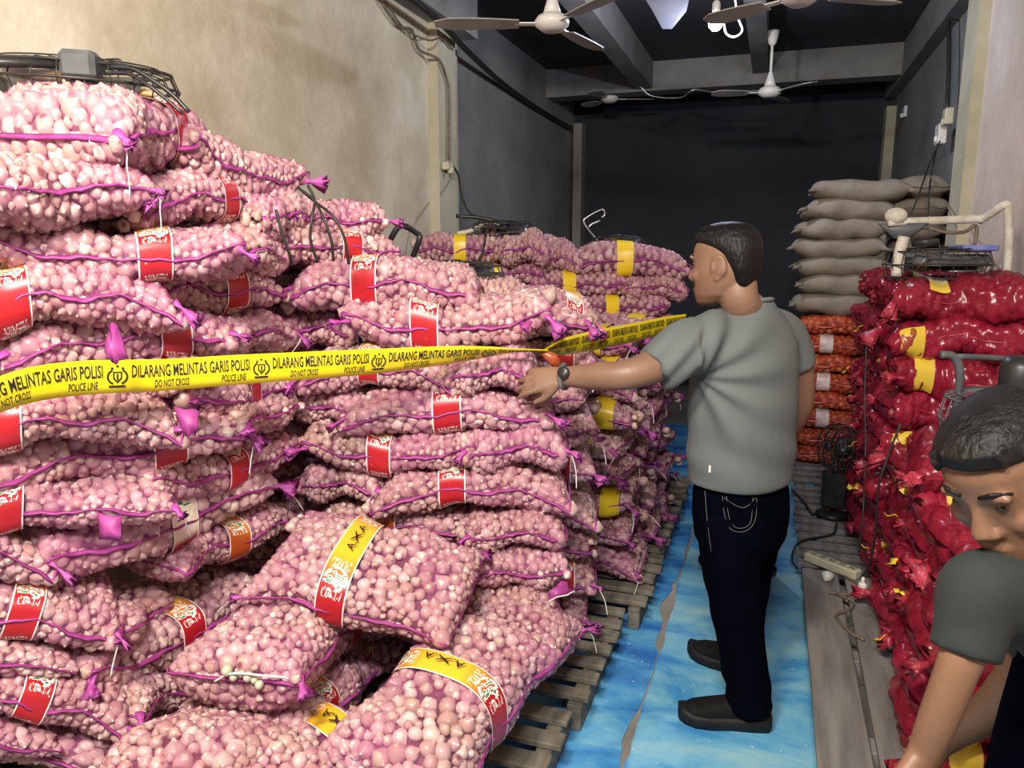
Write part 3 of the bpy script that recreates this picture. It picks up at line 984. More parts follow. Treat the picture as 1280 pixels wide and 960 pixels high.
def place_bag(kind, base, R, L, W, H, label, group, band=None, bandmat=None, v=None, tufts=(0, 1, 2, 3), strings=1, letters=True, var=None, patch=None):
    K = KIND[kind]
    V = var if var is not None else K['V'][v if v is not None else _cnt[0] % len(K['V'])]
    if var is None and L < 0.48 and kind in ('garlic', 'far'): V = GS[_cnt[0] % 2]
    _cnt[0] += 1
    root = bpy.data.objects.new(K['name'], None)
    root.empty_display_size = 0.05
    COL.objects.link(root)
    root.matrix_world = Matrix.Translation(base) @ R.to_4x4() @ Matrix.Diagonal((L / V.L, W / V.W, H / V.H, 1))
    tag(root, label, K['cat'], group)
    BYLABEL[label] = root
    put(V.core, 'shade_core', K['core'], root)
    b = put(V.bulbs, K['bulbs'], K['veg'], root); b['kind'] = 'stuff'
    put(V.film, 'net', K['net'], root)
    put(V.seam, 'hem', K['seam'], root)
    if band is not None:
        me, lm = V.band(max(-0.8, min(0.8, round(band * 10) / 10)), letters=letters)
        bo = put(me, 'label_band', bandmat or M_BAND, root)
        if lm is not None and bandmat is None:
            put(lm, 'lettering', M_INK, bo)
    if patch is not None:
        for (uc, t0, t1) in patch:
            me, lm = V.band(uc, 0.095, t0, t1, key='p%.2f' % t0, letters=False, nt=14, off=0.034 if kind == 'red' else 0.0075)
            put(me, 'yellow_label', bandmat or M_BANDRY, root)
    if len(tufts) == 4: tufts = BAGRND.sample(range(4), 2) if kind == 'garlic' else BAGRND.sample(range(4), 1)
    for j in tufts:
        c, a = V.corners[j]
        big = kind == 'red'
        T = (TUFTSR if big else TUFTS)[(_cnt[0] + j) % 4]
        t = put(T, 'corner_tuft', K['tuft'], root, c, (BAGRND.uniform(-0.6, 0.6), BAGRND.uniform(-0.1, 0.7), a + BAGRND.uniform(-0.4, 0.4)))
        if strings and (j + _cnt[0]) % 2 == 0 and not big:
            put(STRINGS[(_cnt[0] + j) % 5], 'tie_string', M_STRING, t, (0.012, 0, 0))
        if big and (j + _cnt[0]) % 2 == 0:
            put(YTAG, 'yellow_tag', M_YTAG, t, (0.05, 0.0, 0.01))
    return root

def ytag_mesh():
    vs, fs = [], []
    for i in range(5):
        x = i * 0.014
        z = 0.006 * math.sin(i * 1.7)
        w = 0.016 + 0.004 * math.sin(i * 2.3)
        vs += [(x, -w, z), (x, w, z + 0.004), (x, w, z + 0.006), (x, -w, z + 0.002)]
    for i in range(4):
        a, b = i * 4, i * 4 + 4
        for j in range(4):
            fs.append((a + j, a + (j + 1) % 4, b + (j + 1) % 4, b + j))
    fs += [(0, 3, 2, 1), (16, 17, 18, 19)]
    return new_mesh('yellow_tag', vs, fs)
YTAG = ytag_mesh()

def face_bag(kind, x0, y0, s0, x1, y1, s1, th, label, group, band=None, W=0.40, Lmin=0.50, Lmax=0.70, anchor=None, roll=0.0, **kw):
    """bag whose visible long side runs from pixel (x0,y0) at depth s0 to (x1,y1) at depth s1; it reaches W into the stack behind"""
    A, B = at(x0, y0, s0), at(x1, y1, s1)
    ax = B - A
    L = ax.length
    bu = None
    if band is not None:
        ta = min((k_ / 60 for k_ in range(61)), key=lambda q: abs(640 + F * (A + ax * q - CAM).dot(RT) / (A + ax * q - CAM).dot(FWD) - band))
        bu = 2 * ta - 1
    Lr = min(max(L, Lmin), Lmax)
    axn = ax.normalized()
    mid = (A + B) / 2
    if anchor == 'b': mid = B - axn * Lr / 2
    elif anchor == 'a': mid = A + axn * Lr / 2
    h = th * ((s0 + s1) / 2) / F * 1.10
    if abs(Lr - L) > 0.02 and bu is not None:
        pb = A + ax * ((bu + 1) / 2)
        bu = 2 * ((pb - mid).dot(axn)) / Lr
    inward = Vector((-axn.y, axn.x, 0)).normalized()
    if inward.dot(Vector((mid.x, mid.y, 0))) < 0: inward = -inward
    c = mid + inward * (W / 2 * 0.96)
    up = Vector((0, 0, 1))
    Rm = frame(axn, up)
    if roll: Rm = Rm @ Matrix.Rotation(roll, 3, 'X')
    base = c - Rm.col[2] * (h / 2)
    return place_bag(kind, base, Rm, Lr, W, h, label, group, band=bu, **kw)
# ------------------------------------------------------------------ garlic stacks
ORD = ['top', 'second', 'third', 'fourth', 'fifth', 'sixth', 'seventh', 'eighth', 'ninth', 'tenth', 'eleventh', 'twelfth', 'thirteenth']

# tall left stack: (x0,y0,depth0, x1,y1,depth1, thickness px, band x or None, what it looks like)
G1 = 'garlic bags of the tall left stack'
LEFT = [
 (150, 168, 1.83, 262, 165, 2.38, 88, 228, 'topmost pink garlic bag with yellow and red band, below the black fan cage', {}),
 (268, 195, 2.20, 368, 228, 2.55, 66, None, 'unbanded garlic bag sloping right against the wall beside the topmost bag', {}),
 (-100, 225, 1.55, 162, 238, 1.85, 84, None, 'bulging unbanded garlic bag under the topmost bag at the left edge', {}),
 (178, 250, 1.95, 343, 256, 2.42, 62, 290, 'red banded garlic bag just under the topmost bag, right half', {}),
 (340, 268, 2.30, 396, 272, 2.55, 56, None, 'small bright magenta garlic bag end wound with black cable', dict(W=.3, Lmin=.3)),
 (385, 272, 2.50, 480, 276, 2.62, 50, None, 'garlic bag leaning on the wall, highest right of the black cables', dict(Lmin=.3)),
 (340, 308, 2.38, 482, 312, 2.60, 50, 440, 'garlic bag with red band behind hanging black cables', {}),
 (-40, 312, 1.70, 303, 322, 1.98, 70, 195, 'long red banded garlic bag, third layer of the tall left stack', {}),
 (285, 314, 2.05, 358, 318, 2.38, 60, None, 'short unbanded garlic bag end right of the third layer bag', dict(Lmin=.4)),
 (-70, 384, 1.62, 213, 376, 1.88, 82, 10, 'garlic bag with red band at the left edge, above the magenta flap', {}),
 (190, 360, 1.98, 358, 364, 2.42, 62, 295, 'red banded garlic bag, fourth layer, right half of the left stack', {}),
 (0, 442, 1.72, 298, 415, 2.10, 72, 220, 'garlic bag with red band directly above the police tape, left stack', {}),
 (288, 420, 2.10, 370, 416, 2.45, 54, None, 'unbanded garlic bag end above the police tape near the middle stack', dict(Lmin=.4)),
 (-20, 486, 1.72, 252, 474, 1.98, 62, None, 'garlic bag half hidden behind the police tape in left stack', {}),
 (235, 505, 1.98, 370, 488, 2.45, 60, 320, 'red banded garlic bag just below the tape, right half', {}),
 (-60, 540, 1.62, 212, 530, 1.85, 74, 3, 'garlic bag with magenta corner knots just below the tape', {}),
 (-10, 598, 1.70, 312, 540, 2.10, 76, 210, 'long slanting red banded garlic bag, second layer below the tape', {}),
 (310, 530, 2.12, 374, 506, 2.45, 50, None, 'dark unbanded garlic bag end beside the gap, below the tape', dict(Lmin=.4)),
 (-60, 650, 1.62, 212, 636, 1.85, 62, 10, 'garlic bag with two bright magenta tufts, third layer below tape', {}),
 (190, 615, 1.90, 374, 564, 2.45, 60, 303, 'red banded garlic bag slanting back, third layer below tape', {}),
 (48, 714, 1.72, 345, 608, 2.32, 84, 232, 'big garlic bag with green and white printed band, left stack', dict(bandmat=M_BANDG)),
 (-200, 690, 1.40, 38, 700, 1.70, 74, None, 'garlic bag end at the left edge beside the green printed band bag', {}),
 (222, 712, 2.00, 374, 645, 2.45, 58, 305, 'shadowed garlic bag with orange band low in the left stack', dict(bandmat=M_BANDO)),
 (-130, 768, 1.55, 134, 792, 1.76, 74, 18, 'garlic bag with red band at left edge, fourth layer from bottom', {}),
 (150, 790, 1.80, 240, 752, 2.25, 58, None, 'unbanded garlic bag with magenta hem, right of the left edge band', dict(Lmin=.4)),
 (112, 862, 1.74, 328, 745, 2.35, 76, 250, 'slanting garlic bag with wide red band, third layer from bottom', {}),
 (-180, 820, 1.42, 62, 838, 1.68, 58, None, 'unbanded garlic bag at the left edge above the lowest red band', {}),
 (-100, 878, 1.52, 156, 904, 1.74, 74, 42, 'garlic bag with the lowest red band, near left bottom corner', {}),
 (165, 895, 1.78, 305, 835, 2.25, 60, None, 'dark garlic bag with magenta hem low beside the fallen bags', dict(Lmin=.45)),
 (52, 950, 1.66, 190, 975, 1.76, 56, None, 'bottom garlic bag cut by the lower photo edge, left stack', dict(Lmin=.45, anchor='b')),
 (-190, 925, 1.40, 48, 935, 1.64, 56, None, 'bottom garlic bag in the lower left corner of the photo', {}),
]
for i, (x0, y0, s0, x1, y1, s1, th, bd, lab, kw) in enumerate(LEFT):
    face_bag('garlic', x0, y0, s0, x1, y1, s1, th, lab, G1, band=bd, v=(i * 5 + 1) % 6, **kw)

# middle stack, front face
G2 = 'garlic bags of the middle stack'
MS = 2.42
MID = [
 (358, 358, MS + .05, 597, 360, MS + .05, 64, 452, 'top garlic bag of middle stack with red and yellow band', {}),
 (592, 378, 2.72, 742, 404, 2.80, 62, 716, 'pink garlic bag behind the second layer of the middle stack', {}),
 (425, 408, MS, 686, 404, MS, 66, 534, 'second garlic bag of middle stack, red band with green print', {}),
 (352, 412, 2.55, 430, 414, 2.62, 56, None, 'garlic bag end left of the second middle layer', dict(Lmin=.3)),
 (372, 468, MS + .02, 566, 470, MS + .02, 56, 457, 'red banded garlic bag under the tape, left of the hand', {}),
 (556, 468, MS - .02, 674, 468, MS - .02, 62, None, 'garlic bag the man in grey touches with his hand', dict(Lmin=.3, W=.44, tufts=(2,))),
 (425, 524, MS, 692, 518, MS, 56, 557, 'red banded garlic bag directly below the hand', {}),
 (372, 506, 2.52, 440, 518, 2.48, 52, None, 'garlic bag end left of the bag below the hand', dict(Lmin=.3)),
 (374, 566, MS, 592, 570, MS, 56, 467, 'red banded garlic bag, fifth layer of middle stack, left half', {}),
 (578, 566, MS - .02, 712, 562, MS, 66, None, 'bulging unbanded garlic bag, fifth layer of middle stack, right half', dict(Lmin=.34)),
 (465, 623, MS - .02, 714, 618, MS, 60, 569, 'plain red banded garlic bag, sixth layer of middle stack', {}),
 (372, 604, 2.50, 472, 612, 2.46, 58, None, 'garlic bag end with magenta knots, left in sixth layer', dict(Lmin=.3)),
 (380, 662, 2.50, 602, 664, 2.46, 46, 476, 'garlic bag with orange band peeping above the fallen bag', dict(bandmat=M_BANDO)),
 (582, 672, MS - .04, 710, 670, MS, 54, None, 'unbanded garlic bag with magenta hem, right of the fallen bag', dict(Lmin=.34)),
 (590, 720, MS - .06, 716, 716, MS, 54, None, 'unbanded garlic bag with bright magenta flap, low middle stack', dict(Lmin=.34)),
 (585, 768, MS - .10, 700, 768, MS - .02, 56, None, 'lowest right garlic bag of middle stack behind the near fallen bag', dict(Lmin=.34)),
 (432, 786, 2.34, 560, 784, 2.40, 60, None, 'unbanded garlic bag right under the tilted fallen bag', dict(Lmin=.36)),
 (434, 838, 2.34, 620, 834, 2.40, 50, 447, 'bottom garlic bag of middle stack with red band, on pallet', {}),
]
for i, (x0, y0, s0, x1, y1, s1, th, bd, lab, kw) in enumerate(MID):
    face_bag('garlic', x0, y0, s0, x1, y1, s1, th, lab, G2, band=bd, v=(i * 5 + 2) % 6, **kw)

def header(kind, cx, cy, z, ang, L, W, H, label, group, **kw):
    """bag lying flat: its axis points at ang (degrees from +x)"""
    a = math.radians(ang)
    R = frame((math.cos(a), math.sin(a), 0), (BAGRND.uniform(-.05, .05), BAGRND.uniform(-.05, .05), 1))
    return place_bag(kind, Vector((cx, cy, z)), R, L, W, H, label, group, **kw)

# second row of the middle stack: its ends show along the aisle
k = 0
for lay in range(9):
    z = 0.125 + 0.142 * lay
    e = at(738 + (6 if lay % 2 else -4), 600, 2.9)
    ex, ey = e.x, e.y
    ang = math.degrees(YAW) - 2 + BAGRND.uniform(-5, 5)
    c = Vector((ex, ey, 0)) - Vector((math.cos(math.radians(ang)), math.sin(math.radians(ang)), 0)) * 0.31
    header('far' if lay < 0 else 'garlic', c.x + BAGRND.uniform(-.02, .02), c.y, z, ang, 0.62, 0.40, 0.152,
           '%s garlic bag from the floor in the shaded aisle side of the middle stack' % ['lowest', 'second', 'third', 'fourth', 'fifth', 'sixth', 'seventh', 'eighth', 'ninth'][lay],
           G2, band=(0.55 if lay % 3 == 1 else 0.1), letters=False)

# low stack farther down the aisle: bag ends and sides face the aisle
G3 = 'garlic bags with ends towards the aisle'
cols = [3.36, 3.74, 4.12, 4.50]
CN = ['nearest', 'second', 'third', 'farthest']
for ci, cy in enumerate(cols):
    for lay in range(8):
        z = 0.125 + 0.135 * lay
        if lay == 7 and ci == 0: continue
        jx = BAGRND.uniform(-0.05, 0.03) - 0.012 * lay
        header('far' if ci else 'garlic', -0.50 - 0.31 + jx, cy + BAGRND.uniform(-.02, .02), z, BAGRND.uniform(-8, 8), 0.62, 0.37, 0.145,
               'garlic bag end facing the aisle, %s column, %s from the floor' % (CN[ci], ['lowest', 'second', 'third', 'fourth', 'fifth', 'sixth', 'seventh', 'eighth'][lay]),
               G3, band=(BAGRND.choice([0.5, 0.6, 0.7, 0.4]) if (lay + ci) % 3 != 0 else None), bandmat=M_BANDY, letters=False)

# rear stack with yellow bands
G4 = 'garlic bags of the rear stack'
S4 = 4.55
REAR = [
 (519, 312, S4, 630, 312, S4, 38, 574, 'top left garlic bag of rear stack with yellow band', {}),
 (626, 311, S4 - .1, 684, 313, S4 - .1, 40, None, 'bright magenta garlic bag on top of the rear stack', dict(Lmin=.3)),
 (650, 304, S4 + .4, 712, 312, S4 + .4, 28, None, 'partly hidden garlic bag behind the bright magenta one', dict(Lmin=.3)),
 (668, 324, S4, 724, 326, S4, 36, None, 'short garlic bag end beside the bright magenta bag', dict(Lmin=.3)),
 (716, 327, S4, 862, 330, S4, 40, 779, 'top right garlic bag of rear stack with bright yellow band', {}),
 (560, 341, S4, 676, 342, S4, 30, 617, 'garlic bag with crumpled yellow band, second layer of rear stack', {}),
 (664, 356, S4 - .02, 784, 356, S4 - .02, 32, 714, 'yellow banded garlic bag, second layer, centre of rear stack', {}),
 (778, 358, S4, 862, 362, S4, 32, None, 'garlic bag with magenta knot, second layer, right of rear stack', dict(Lmin=.36)),
 (640, 370, S4, 728, 372, S4, 28, None, 'garlic bag third layer left in rear stack', dict(Lmin=.36)),
 (718, 386, S4 - .03, 838, 384, S4 - .03, 32, 767, 'yellow banded garlic bag just above the far end of tape', {}),
 (730, 410, S4, 786, 412, S4, 32, None, 'garlic bag end behind the far tape, left one', dict(Lmin=.36)),
 (780, 412, S4, 856, 414, S4, 32, None, 'garlic bag behind the far tape beside the man', dict(Lmin=.36)),
 (732, 440, S4, 800, 441, S4, 32, None, 'garlic bag just below the far tape in rear stack', dict(Lmin=.36)),
 (796, 440, S4, 862, 442, S4, 32, None, 'garlic bag below the far tape near the grey sleeve', dict(Lmin=.36)),
 (730, 468, S4 - .1, 836, 468, S4 - .1, 32, None, 'garlic bag in rear stack right above the outstretched arm', {}),
]
for i, (x0, y0, s0, x1, y1, s1, th, bd, lab, kw) in enumerate(REAR):
    face_bag('far', x0, y0, s0, x1, y1, s1, th, lab, G4, band=bd, bandmat=M_BANDY, letters=False, v=i % 3, **kw)

FLO = ['lowest', 'second', 'third', 'fourth', 'fifth', 'sixth', 'seventh', 'eighth', 'ninth', 'tenth', 'eleventh']
# ---- fallen bags in front; the nearest ones show their bulbs one by one
G5 = 'fallen garlic bags on the near pallet'
BULBMESH = []
for i in range(4):
    bv, bf = BULB0
    me = new_mesh('garlic_bulb', bv, bf)
    a = me.attributes.new('tone', 'FLOAT', 'POINT'); a.data.foreach_set('value', np.full(len(bv), 0.34 + 0.2 * i, np.float32))
    me.materials.append(M_GARLIC)
    BULBMESH.append(me)

def free_bag(cx, cy, s, ax_px, ax_s, roll, L, W, H, label, band=None, seed=200, single=0, **kw):
    """fallen bag: centre pixel and depth, second pixel + depth giving its axis"""
    C = at(cx, cy, s)
    ax = at(ax_px[0], ax_px[1], ax_s) - C
    R = frame(ax, (0, 0, 1)) @ Matrix.Rotation(roll, 3, 'X')
    base = C - R.col[2] * (H / 2)
    view = (CAM - C).normalized()
    vl = np.array(R.transposed() @ view)
    sg = None
    if single:
        sg = (lambda p, n: float(np.dot(n, vl)) > 0.25, single)
    V = Variant(seed, L, W, H, 0.016, 0.028, 0, 0.0012, n=5, w0=0.92, sq=0.75, zp=0.75, amp=0.010, single=sg, bend=kw.pop('bend', 0.0))
    root = place_bag('garlic', base, R, L, W, H, label, G5, band=band, var=V, **kw)
    for (c, Rb, q, tone, k) in V.singles:
        o = bpy.data.objects.new('garlic_bulb', BULBMESH[k])
        o.parent = root
        M4 = Matrix([[*(Rb[i] * q), c[i]] for i in range(3)] + [[0, 0, 0, 1]])
        o.matrix_local = M4
        COL.objects.link(o)
    return root

free_bag(466, 716, 2.18, (560, 738), 2.15, 0.22, 0.60, 0.42, 0.20, 'tilted fallen garlic bag with yellow to red printed band, in the pile centre', band=-0.2, seed=201, single=130)
free_bag(352, 800, 2.06, (402, 758), 2.36, 0.0, 0.58, 0.36, 0.23, 'fallen garlic bag with pale string knot, left of the pile', band=0.55, seed=202)
free_bag(372, 868, 2.10, (420, 830), 2.38, 0.0, 0.56, 0.34, 0.17, 'garlic bag with red band underneath the string knotted one', band=-0.3, seed=203)
free_bag(556, 884, 1.88, (622, 812), 2.14, 0.05, 0.66, 0.37, 0.26, 'nearest big garlic bag with yellow and red band at bottom centre', band=0.0, seed=204, single=170)
free_bag(632, 812, 2.24, (672, 780), 2.42, 0.0, 0.52, 0.34, 0.20, 'garlic bag with white tied corner behind the nearest big bag', seed=205)
free_bag(262, 938, 1.75, (306, 896), 2.0, 0.0, 0.58, 0.38, 0.20, 'unbanded garlic bag at the bottom edge beside the left stack', seed=206)
free_bag(372, 964, 1.72, (420, 948), 1.80, 0.0, 0.52, 0.38, 0.18, 'garlic bag with orange band at the bottom edge of photo', band=0.45, seed=207)

# loose flaps of netting and the pale knot, each on its own bag
def flap(lab, pts, m=M_SEAM, name='corner_flap', edge=False):
    r_ = BYLABEL[lab]; bpy.context.view_layer.update()
    inv = r_.matrix_world.inverted()
    P_ = []
    for q0, q1 in zip(pts, pts[1:] + pts[:1]):
        P_.append(at(*q0))
        for t_ in (0.33, 0.66):
            P_.append(at(q0[0] + (q1[0] - q0[0]) * t_ + BAGRND.uniform(-3, 3), q0[1] + (q1[1] - q0[1]) * t_ + BAGRND.uniform(-3, 3), q0[2] + (q1[2] - q0[2]) * t_ + BAGRND.uniform(-.012, .012)))
    c_ = sum(P_, Vector()) / len(P_)
    vs = []; fs = []
    n = len(P_)
    for k_, sgn in ((0, -1), (1, 1)):
        vs += [inv @ (q + FH * 0.002 * sgn) for q in P_]
        vs.append(inv @ (c_ - FH * (0.012 - 0.002 * sgn)))
    for i in range(n):
        j = (i + 1) % n
        fs += [(i, j, n), (n + 1 + j, n + 1 + i, 2 * n + 1), (i, n + 1 + i, n + 1 + j, j)]
    o = MB().add(vs, fs).build(name, m, r_)
    if edge:
        MB().tube([inv @ (q - FH * .003) for q in P_[:4]], 0.0022, 6).build('tie_string', M_STRING, o)
LA = 'garlic bag with red band at the left edge, above the magenta flap'
flap(LA, [(136, 404, 1.60), (131, 440, 1.58), (146, 456, 1.58), (160, 448, 1.60), (148, 410, 1.62)])
flap('garlic bag with two bright magenta tufts, third layer below tape', [(122, 640, 1.62), (124, 674, 1.60), (150, 676, 1.60), (152, 644, 1.62)])
flap('garlic bag with magenta corner knots just below the tape', [(218, 508, 1.74), (232, 545, 1.72), (248, 538, 1.73), (250, 515, 1.76)])
flap('unbanded garlic bag with bright magenta flap, low middle stack', [(718, 738, 2.28), (684, 752, 2.26), (690, 736, 2.27), (702, 726, 2.30)], edge=True)
flap('second garlic bag of middle stack, red band with green print', [(650, 402, 2.30), (652, 414, 2.29), (662, 416, 2.29), (666, 402, 2.31)])
kb = BYLABEL['fallen garlic bag with pale string knot, left of the pile']; bpy.context.view_layer.update()
inv = kb.matrix_world.inverted()
M_PALE = mat('pale_plastic_knot', (0.42, 0.44, 0.30), 0.5, col2=(0.55, 0.54, 0.42), scale=20)
mbk = MB()
for (x_, y_, r_) in ((284, 838, .017), (292, 846, .013), (310, 846, .015), (324, 856, .014), (318, 850, .011), (302, 842, .010)):
    mbk.ball(inv @ at(x_, y_, 1.76), r_, r_ * 0.8, r_ * 0.9, None, 10, 6)
ko = mbk.build('string_knot', M_PALE, kb)
MB().tube(bez([inv @ at(268, 852, 1.76), inv @ at(290, 842, 1.75), inv @ at(335, 845, 1.75), inv @ at(360, 848, 1.77), inv @ at(376, 856, 1.80)], 5), 0.003, 6).build('tie_string', M_STRING, ko)

# filler bags, added to block light in the gap between left and middle stacks
for lay in range(11):
    z = 0.125 + 0.142 * lay
    c = at(352, 500, 2.86)
    header('garlic', c.x + BAGRND.uniform(-.03, .03), c.y, z, math.degrees(YAW) + BAGRND.uniform(-8, 8), 0.62, 0.40, 0.155,
           'filler garlic bag added to darken the gap between left and middle stacks, %s from floor' % FLO[lay], 'filler garlic bags added in the gap', tufts=(), strings=0)

# ------------------------------------------------------------------ red onion bags, right side
G6 = 'red onion bags along the right wall'
FL = ['lowest', 'second', 'third', 'fourth', 'fifth', 'sixth', 'seventh', 'eighth', 'ninth']
def red_stack(cols, names, layers, what, xend):
    for ci, cy in enumerate(cols):
        for lay in range(layers[ci]):
            z = 0.12 + 0.148 * lay
            xe = xend[ci] + BAGRND.uniform(-.02, .03)
            L = min(0.60, XR - xe - 0.02)
            pt = None
            if (lay * 2 + ci) % 3 == 0: pt = [(-0.6, -0.5, 1.1)]
            elif (lay + ci) % 3 == 1: pt = [(-0.75, -0.9, 0.5)]
            elif lay == layers[ci] - 1: pt = [(-0.4, 0.3, 1.9)]
            header('red', xe + L / 2, cy + BAGRND.uniform(-.02, .02), z, 180 + BAGRND.uniform(-7, 7), L, 0.385, 0.168,
                   'red plastic onion bag, %s row %s, %s from floor' % (names[ci], what, FL[lay]), G6, v=(lay * 3 + ci * 2) % 4,
                   tufts=((0,), (1,), (0, 1), ())[(lay * 3 + ci) % 4], patch=[(-p[0], p[1], p[2]) for p in pt] if pt else None)
red_stack([2.30, 2.68, 3.06], ['nearest', 'second', 'third'], [5, 6, 5], 'of the low right stack', [0.47, 0.49, 0.48])
red_stack([3.52, 3.90, 4.28, 4.64], ['front', 'second', 'third', 'rear'], [9, 9, 9, 9], 'of the high right stack', [0.47, 0.48, 0.49, 0.49])

# orange onion bags and gunny sacks farther back
G7 = 'orange onion bags behind the red stack'
for lay in range(8):
    z = 0.12 + 0.129 * lay
    jx = BAGRND.uniform(-.015, .015)
    header('orange', 0.48 + jx, 5.62, z, BAGRND.uniform(-4, 4), 0.60, 0.40, 0.140, 'orange net onion bag behind the man, %s from the pallet' % FL[lay], G7,
           band=(-0.35 if lay in (2, 4, 6) else None), bandmat=M_BANDW, letters=False, tufts=(2, 3), strings=0,
           patch=None)

def sack(c, R, L, W, H, label, seed):
    pl = Pillow(seed, L, W, H, n=4.5, w0=0.9, amp=0.010, sq=0.7, zp=0.8, bend=(-.15, .15, 0)[seed % 3])
    nu, nt = 40, 36
    us = np.sin(np.linspace(-PI / 2, PI / 2, nu)); ts = np.linspace(0, 2 * PI, nt, endpoint=False)
    U, T = np.meshgrid(us, ts, indexing='ij')
    G = pl.P(U, T).reshape(-1, 3)
    fs = [(i * nt + j, i * nt + (j + 1) % nt, (i + 1) * nt + (j + 1) % nt, (i + 1) * nt + j) for i in range(nu - 1) for j in range(nt)]
    root = empty('gunny_sack'); root.matrix_world = Matrix.Translation(c) @ R.to_4x4()
    link('sack_body', new_mesh('sack_body', G, fs), M_BURLAP, root)
    for sx in (-1, 1):
        pts = []
        for k in range(13):
            v = -1 + k / 6
            q = pl.P(sx * 0.998, math.acos(max(-1, min(1, -v * abs(v) ** 0.2))))
            pts.append((q[0] + sx * 0.006, q[1], H / 2 + 0.005 * math.sin(k * 1.8)))
        MB().tube(pts, 0.007, 6, flat=0.6).build('stitched_end', M_BURLAP, root)
        for sy in (-1, 1):
            q = pl.P(sx * 0.99, 0.1 if sy > 0 else PI - 0.1)
            MB().tube([(q[0] - sx * .02, q[1] - sy * .02, H / 2), (q[0] + sx * .01, q[1] + sy * .004, H / 2 - .003), (q[0] + sx * .028, q[1] + sy * .012, H / 2 - .012)], [0.018, 0.010, 0.004], 8).build('sack_ear', M_BURLAP, root)
    tag(root, label, 'sack', 'gunny sacks on the orange bags')
SN = ['top', 'second', 'third', 'fourth', 'fifth', 'sixth', 'seventh']
for k in range(7):
    z = 1.155 + 0.122 * (6 - k)
    jx = (0.08, 0.02, -0.01, -0.03, 0.0, 0.03, 0.0)[k]
    sack(Vector((0.42 + jx, 5.64, z)), frame((1, BAGRND.uniform(-.06, .06), BAGRND.uniform(-.03, .03)), (0, 0, 1)), 0.57 if k else 0.58, 0.42, 0.158,
         'brown gunny sack, %s of the front column above the orange bags' % SN[k], 300 + k)
for k in range(4):
    z = 1.155 + 0.26 + 0.13 * (4 - k)
    sack(Vector((0.885, 5.86, z - 0.02)), frame((0.06, 1, 0.02), (0, 0, 1)), 0.56, 0.32, 0.15,
         'dusty gunny sack, %s of the column beside the right column' % SN[k], 320 + k)

# ------------------------------------------------------------------ fans
def fan_cage(parent, R, H, spokes=26, rings=3, wire=0.0022, m=M_DARKMETAL):
    mb = MB()
    for z, r in ((0, R * 0.93), (H * 0.5, R), (H, R * 0.93)):
        mb.tube([(r * math.cos(2 * PI * k / 36), r * math.sin(2 * PI * k / 36), z) for k in range(37)], wire * 1.8, 6, caps=False)
    for r in np.linspace(R * 0.35, R * 0.8, rings):
        for z in (0.0 - 0.012, H + 0.012):
            mb.tube([(r * math.cos(2 * PI * k / 30), r * math.sin(2 * PI * k / 30), z) for k in range(31)], wire, 5, caps=False)
    for k in range(spokes):
        a = 2 * PI * k / spokes
        c, s_ = math.cos(a), math.sin(a)
        c2, s2 = math.cos(a + 0.25), math.sin(a + 0.25)
        mb.tube([(R * .16 * c, R * .16 * s_, -0.018), (R * .6 * c, R * .6 * s_, -0.014), (R * .93 * c2, R * .93 * s2, 0), (R * c2, R * s2, H / 2), (R * .93 * c2, R * .93 * s2, H),
                 (R * .6 * c, R * .6 * s_, H + .014), (R * .16 * c, R * .16 * s_, H + .018)], wire, 5)
    mb.lathe([(0.0, -0.02), (R * .18, -0.02), (R * .18, -0.012), (0.0, -0.012)], seg=16)
    mb.lathe([(0.0, H + 0.012), (R * .18, H + 0.012), (R * .18, H + 0.024), (0.0, H + 0.024)], seg=16)
    return mb.build('fan_cage', m, parent)

def fan_blades(parent, R, z, n=3, m=M_STEEL):
    MB().lathe([(0, -0.02), (R * .16, -0.02), (R * .16, 0.02), (0, 0.02)], (0, 0, z), seg=14).build('hub', M_BLACK, parent)
    for k in range(n):
        a0 = 2 * PI * k / n
        vs, fs = [], []
        for i in range(6):
            t = i / 5
            r = R * (0.14 + 0.74 * t)
            w = R * (0.10 + 0.24 * math.sin(PI * min(t * 0.8 + 0.12, 1)))
            for sgn in (-1, 1):
                a = a0 + sgn * w / r * 0.6
                zz = z + sgn * 0.028
                for dz in (-0.002, 0.002):
                    vs.append((r * math.cos(a), r * math.sin(a), zz + dz))
        for i in range(5):
            b = i * 4
            fs += [(b, b + 2, b + 6, b + 4), (b + 1, b + 5, b + 7, b + 3), (b, b + 4, b + 5, b + 1), (b + 2, b + 3, b + 7, b + 6)]
        fs += [(0, 1, 3, 2), (20, 22, 23, 21)]
        MB().add(vs, fs).build('blade', m, parent)

def lying_fan(loc, R, H, label, tilt=(0, 0, 0), motor=True, extra=None, blade_m=M_STEEL, cage_m=M_DARKMETAL, cat='fan'):
    root = empty('industrial_fan', loc); root.rotation_euler = tilt
    fan_cage(root, R, H, m=cage_m)
    fan_blades(root, R * 0.95, H * 0.5, m=blade_m)
    if motor:
        MB().lathe([(0, 0), (R * .26, 0), (R * .28, 0.02), (R * .28, 0.08), (R * .2, 0.11), (0, 0.11)], (0, 0, H + 0.02), seg=18).build('motor', M_BLACK, root)
    if extra: extra(root)
    tag(root, label, cat, 'industrial fans lying on the stacks')
    return root

